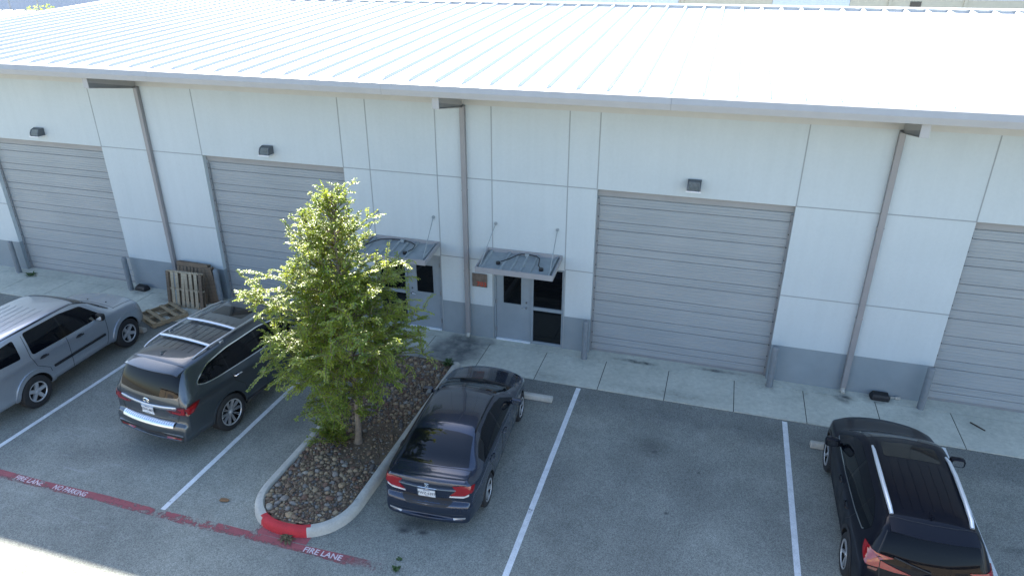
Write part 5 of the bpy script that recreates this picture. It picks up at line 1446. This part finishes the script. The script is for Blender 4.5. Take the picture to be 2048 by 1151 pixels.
p.location = (-14.80, -1.28, .085); p.rotation_euler = (R(90), 0, R(90 - 24))

# ------------------------------------------------------------------ surroundings beyond the roof
def bwall(mb, x0, x1, y, z0, z1, mi=0, t=.3): mb.box(x0, x1, y, y + t, z0, z1, mi)
bg = empty('far_warehouse', (10, 40, 0), 0, 'cream walled warehouse far behind the white roof', 'warehouse')
def bpart(mb, name, mats, par=bg): 
    mb.v = [(x - 10, y - 40, z) for x, y, z in mb.v]; return mb.build(name, mats, par)
cream = m_plain('cream_wall', (.52, .47, .37), .85, var=.05); creamw = m_plain('white_wall_panel', (.62, .66, .72), .85, var=.04)
b = MB()
for x0, x1, mi in ((-16, -4.2, 1), (-4.2, 2.18, 0), (2.18, 7.12, 1), (7.12, 40, 0)): b.box(x0, x1 - .02, 40, 58, 0, 9.2, mi)
bpart(b, 'wall', [cream, creamw])
for x in (-3.94, 9.55, 14, 18): b = MB(); b.box(x - .08, x + .08, 39.86, 39.995, 0, 9.2); bpart(b, 'downspout', cream)
b = MB(); b.box(10.78, 11.44, 39.95, 39.99, 6.25, 6.58); bpart(b, 'window', M['dark_glass'])
b = MB(); b.box(-16, 40, 39.98, 39.995, 6.70, 6.74); bpart(b, 'wall_band', creamw)
b = MB(); b.box(-16.3, 40.3, 39.7, 58.3, 9.21, 9.4); bpart(b, 'roof', M['roof'])
# neighbouring white roof beyond the left gable
nb_ = empty('neighbour_warehouse', (-38, 8, 0), 0, 'white roofed warehouse beyond the left end of the main roof', 'warehouse')
b = MB(); b.box(-11, 10, -3, 20.4, 0, 5.55); b.build('wall', M['wall'], nb_)
b = MB(); b.add([(x, y, z) for x in (-11.3, 10.3) for y, z in ((-3.6, 5.59), (8.7, 6.50), (21, 5.6))], [(0, 1, 4, 3), (1, 2, 5, 4), (0, 2, 5, 3)])
b.build('roof', M['roof'], nb_)
for k_ in range(26):
    b = MB(); x = -11 + k_ * .82; b.tube([(x, 8.45, 6.50), (x, 8.55, 6.56), (x, 8.65, 6.50)], .035, 5); b.build('roof_vent', M['trim_dark'], nb_)
lav = m_plain('lavender_wall', (.52, .52, .58), .85, var=.05)
hb = empty('distant_hall', (-60, 46, 0), 0, 'pale lavender hall behind the dark fence poles at the upper left', 'hall')
b = MB(); b.box(-30, 33, 0, 14, 0, 10); b.build('wall', lav, hb)
b = MB(); b.box(-30.4, 33.4, -.4, 14.4, 10.01, 10.3); b.build('roof', M['roof'], hb)
for x_, y_, lb in ((-45, 21.87, 'dark lamp pole at the far upper left corner'), (-45, 23.94, 'dark lamp pole right of the one in the corner, beside the small tree'), (-45, 29.4, 'dark lamp pole at the top edge where the gable meets it')):
    b = MB(); b.lathe([(.10, 0), (.10, .3), (.065, .35), (.045, 8.6), (.02, 8.62)], 10); b.box(-.5, .08, -.07, .07, 8.55, 8.66)
    o = b.build('lamp_pole', M['trim_dark'], smooth=True); o.location = (x_, y_, 0); tag(o, lb, 'pole', 'dark lamp poles beyond the left gable')
ft = empty('distant_tree', (-48.5, 27.2, 0), 0, 'small green tree top showing beyond the white roofs', 'tree')
b = MB(); b.tube([(0, 0, 0), (.05, 0, 2.5), (0, .1, 4.6)], [.14, .11, .04], 8); b.build('trunk', bark, ft)
q = random.Random(3); b = MB()
for i in range(2600):
    a, e, r_ = q.uniform(0, 6.28), q.uniform(-1, 1), q.random() ** .4 * (1 + .25 * math.sin(i * .37))
    c_ = Vector((1.5 * r_ * math.cos(a) * math.sqrt(1 - e * e), 1.5 * r_ * math.sin(a) * math.sqrt(1 - e * e), 4.6 + 1.35 * r_ * e))
    d = Vector((q.gauss(0, 1), q.gauss(0, 1), q.gauss(0, .6))).normalized() * .11; s_ = d.cross(Vector((q.gauss(0, 1), q.gauss(0, 1), 1))).normalized() * .05
    b.add([c_ - d, c_ + s_, c_ + d, c_ - s_], [(0, 1, 2, 3)])
b.build('crown', leafm, ft)
# the sunlit warehouse across the lot: out of frame, but mirrored in the parked cars' rear windows
ob = empty('opposite_warehouse', (-6, -36, 0), 0, 'sunlit beige warehouse mirrored in the rear windows of the parked cars', 'warehouse')
beige = m_plain('beige_wall', (.46, .38, .28), .85, var=.06)
b = MB(); b.box(-34, 34, -12, 0, 0, 5.6); b.build('wall', beige, ob)
b = MB(); b.box(-34.5, 34.5, -12.5, .8, 5.61, 5.85); b.build('roof', M['trim'], ob)
for x in range(-30, 31, 9):
    b = MB(); b.box(x, x + 3.6, .004, .03, 0, 3.6); b.build('bay_door', M['downspout'], ob)
    b = MB(); b.box(x - 1.2, x - 1.08, .0, .1, 0, 5.5); b.build('downspout', M['trim_dark'], ob)
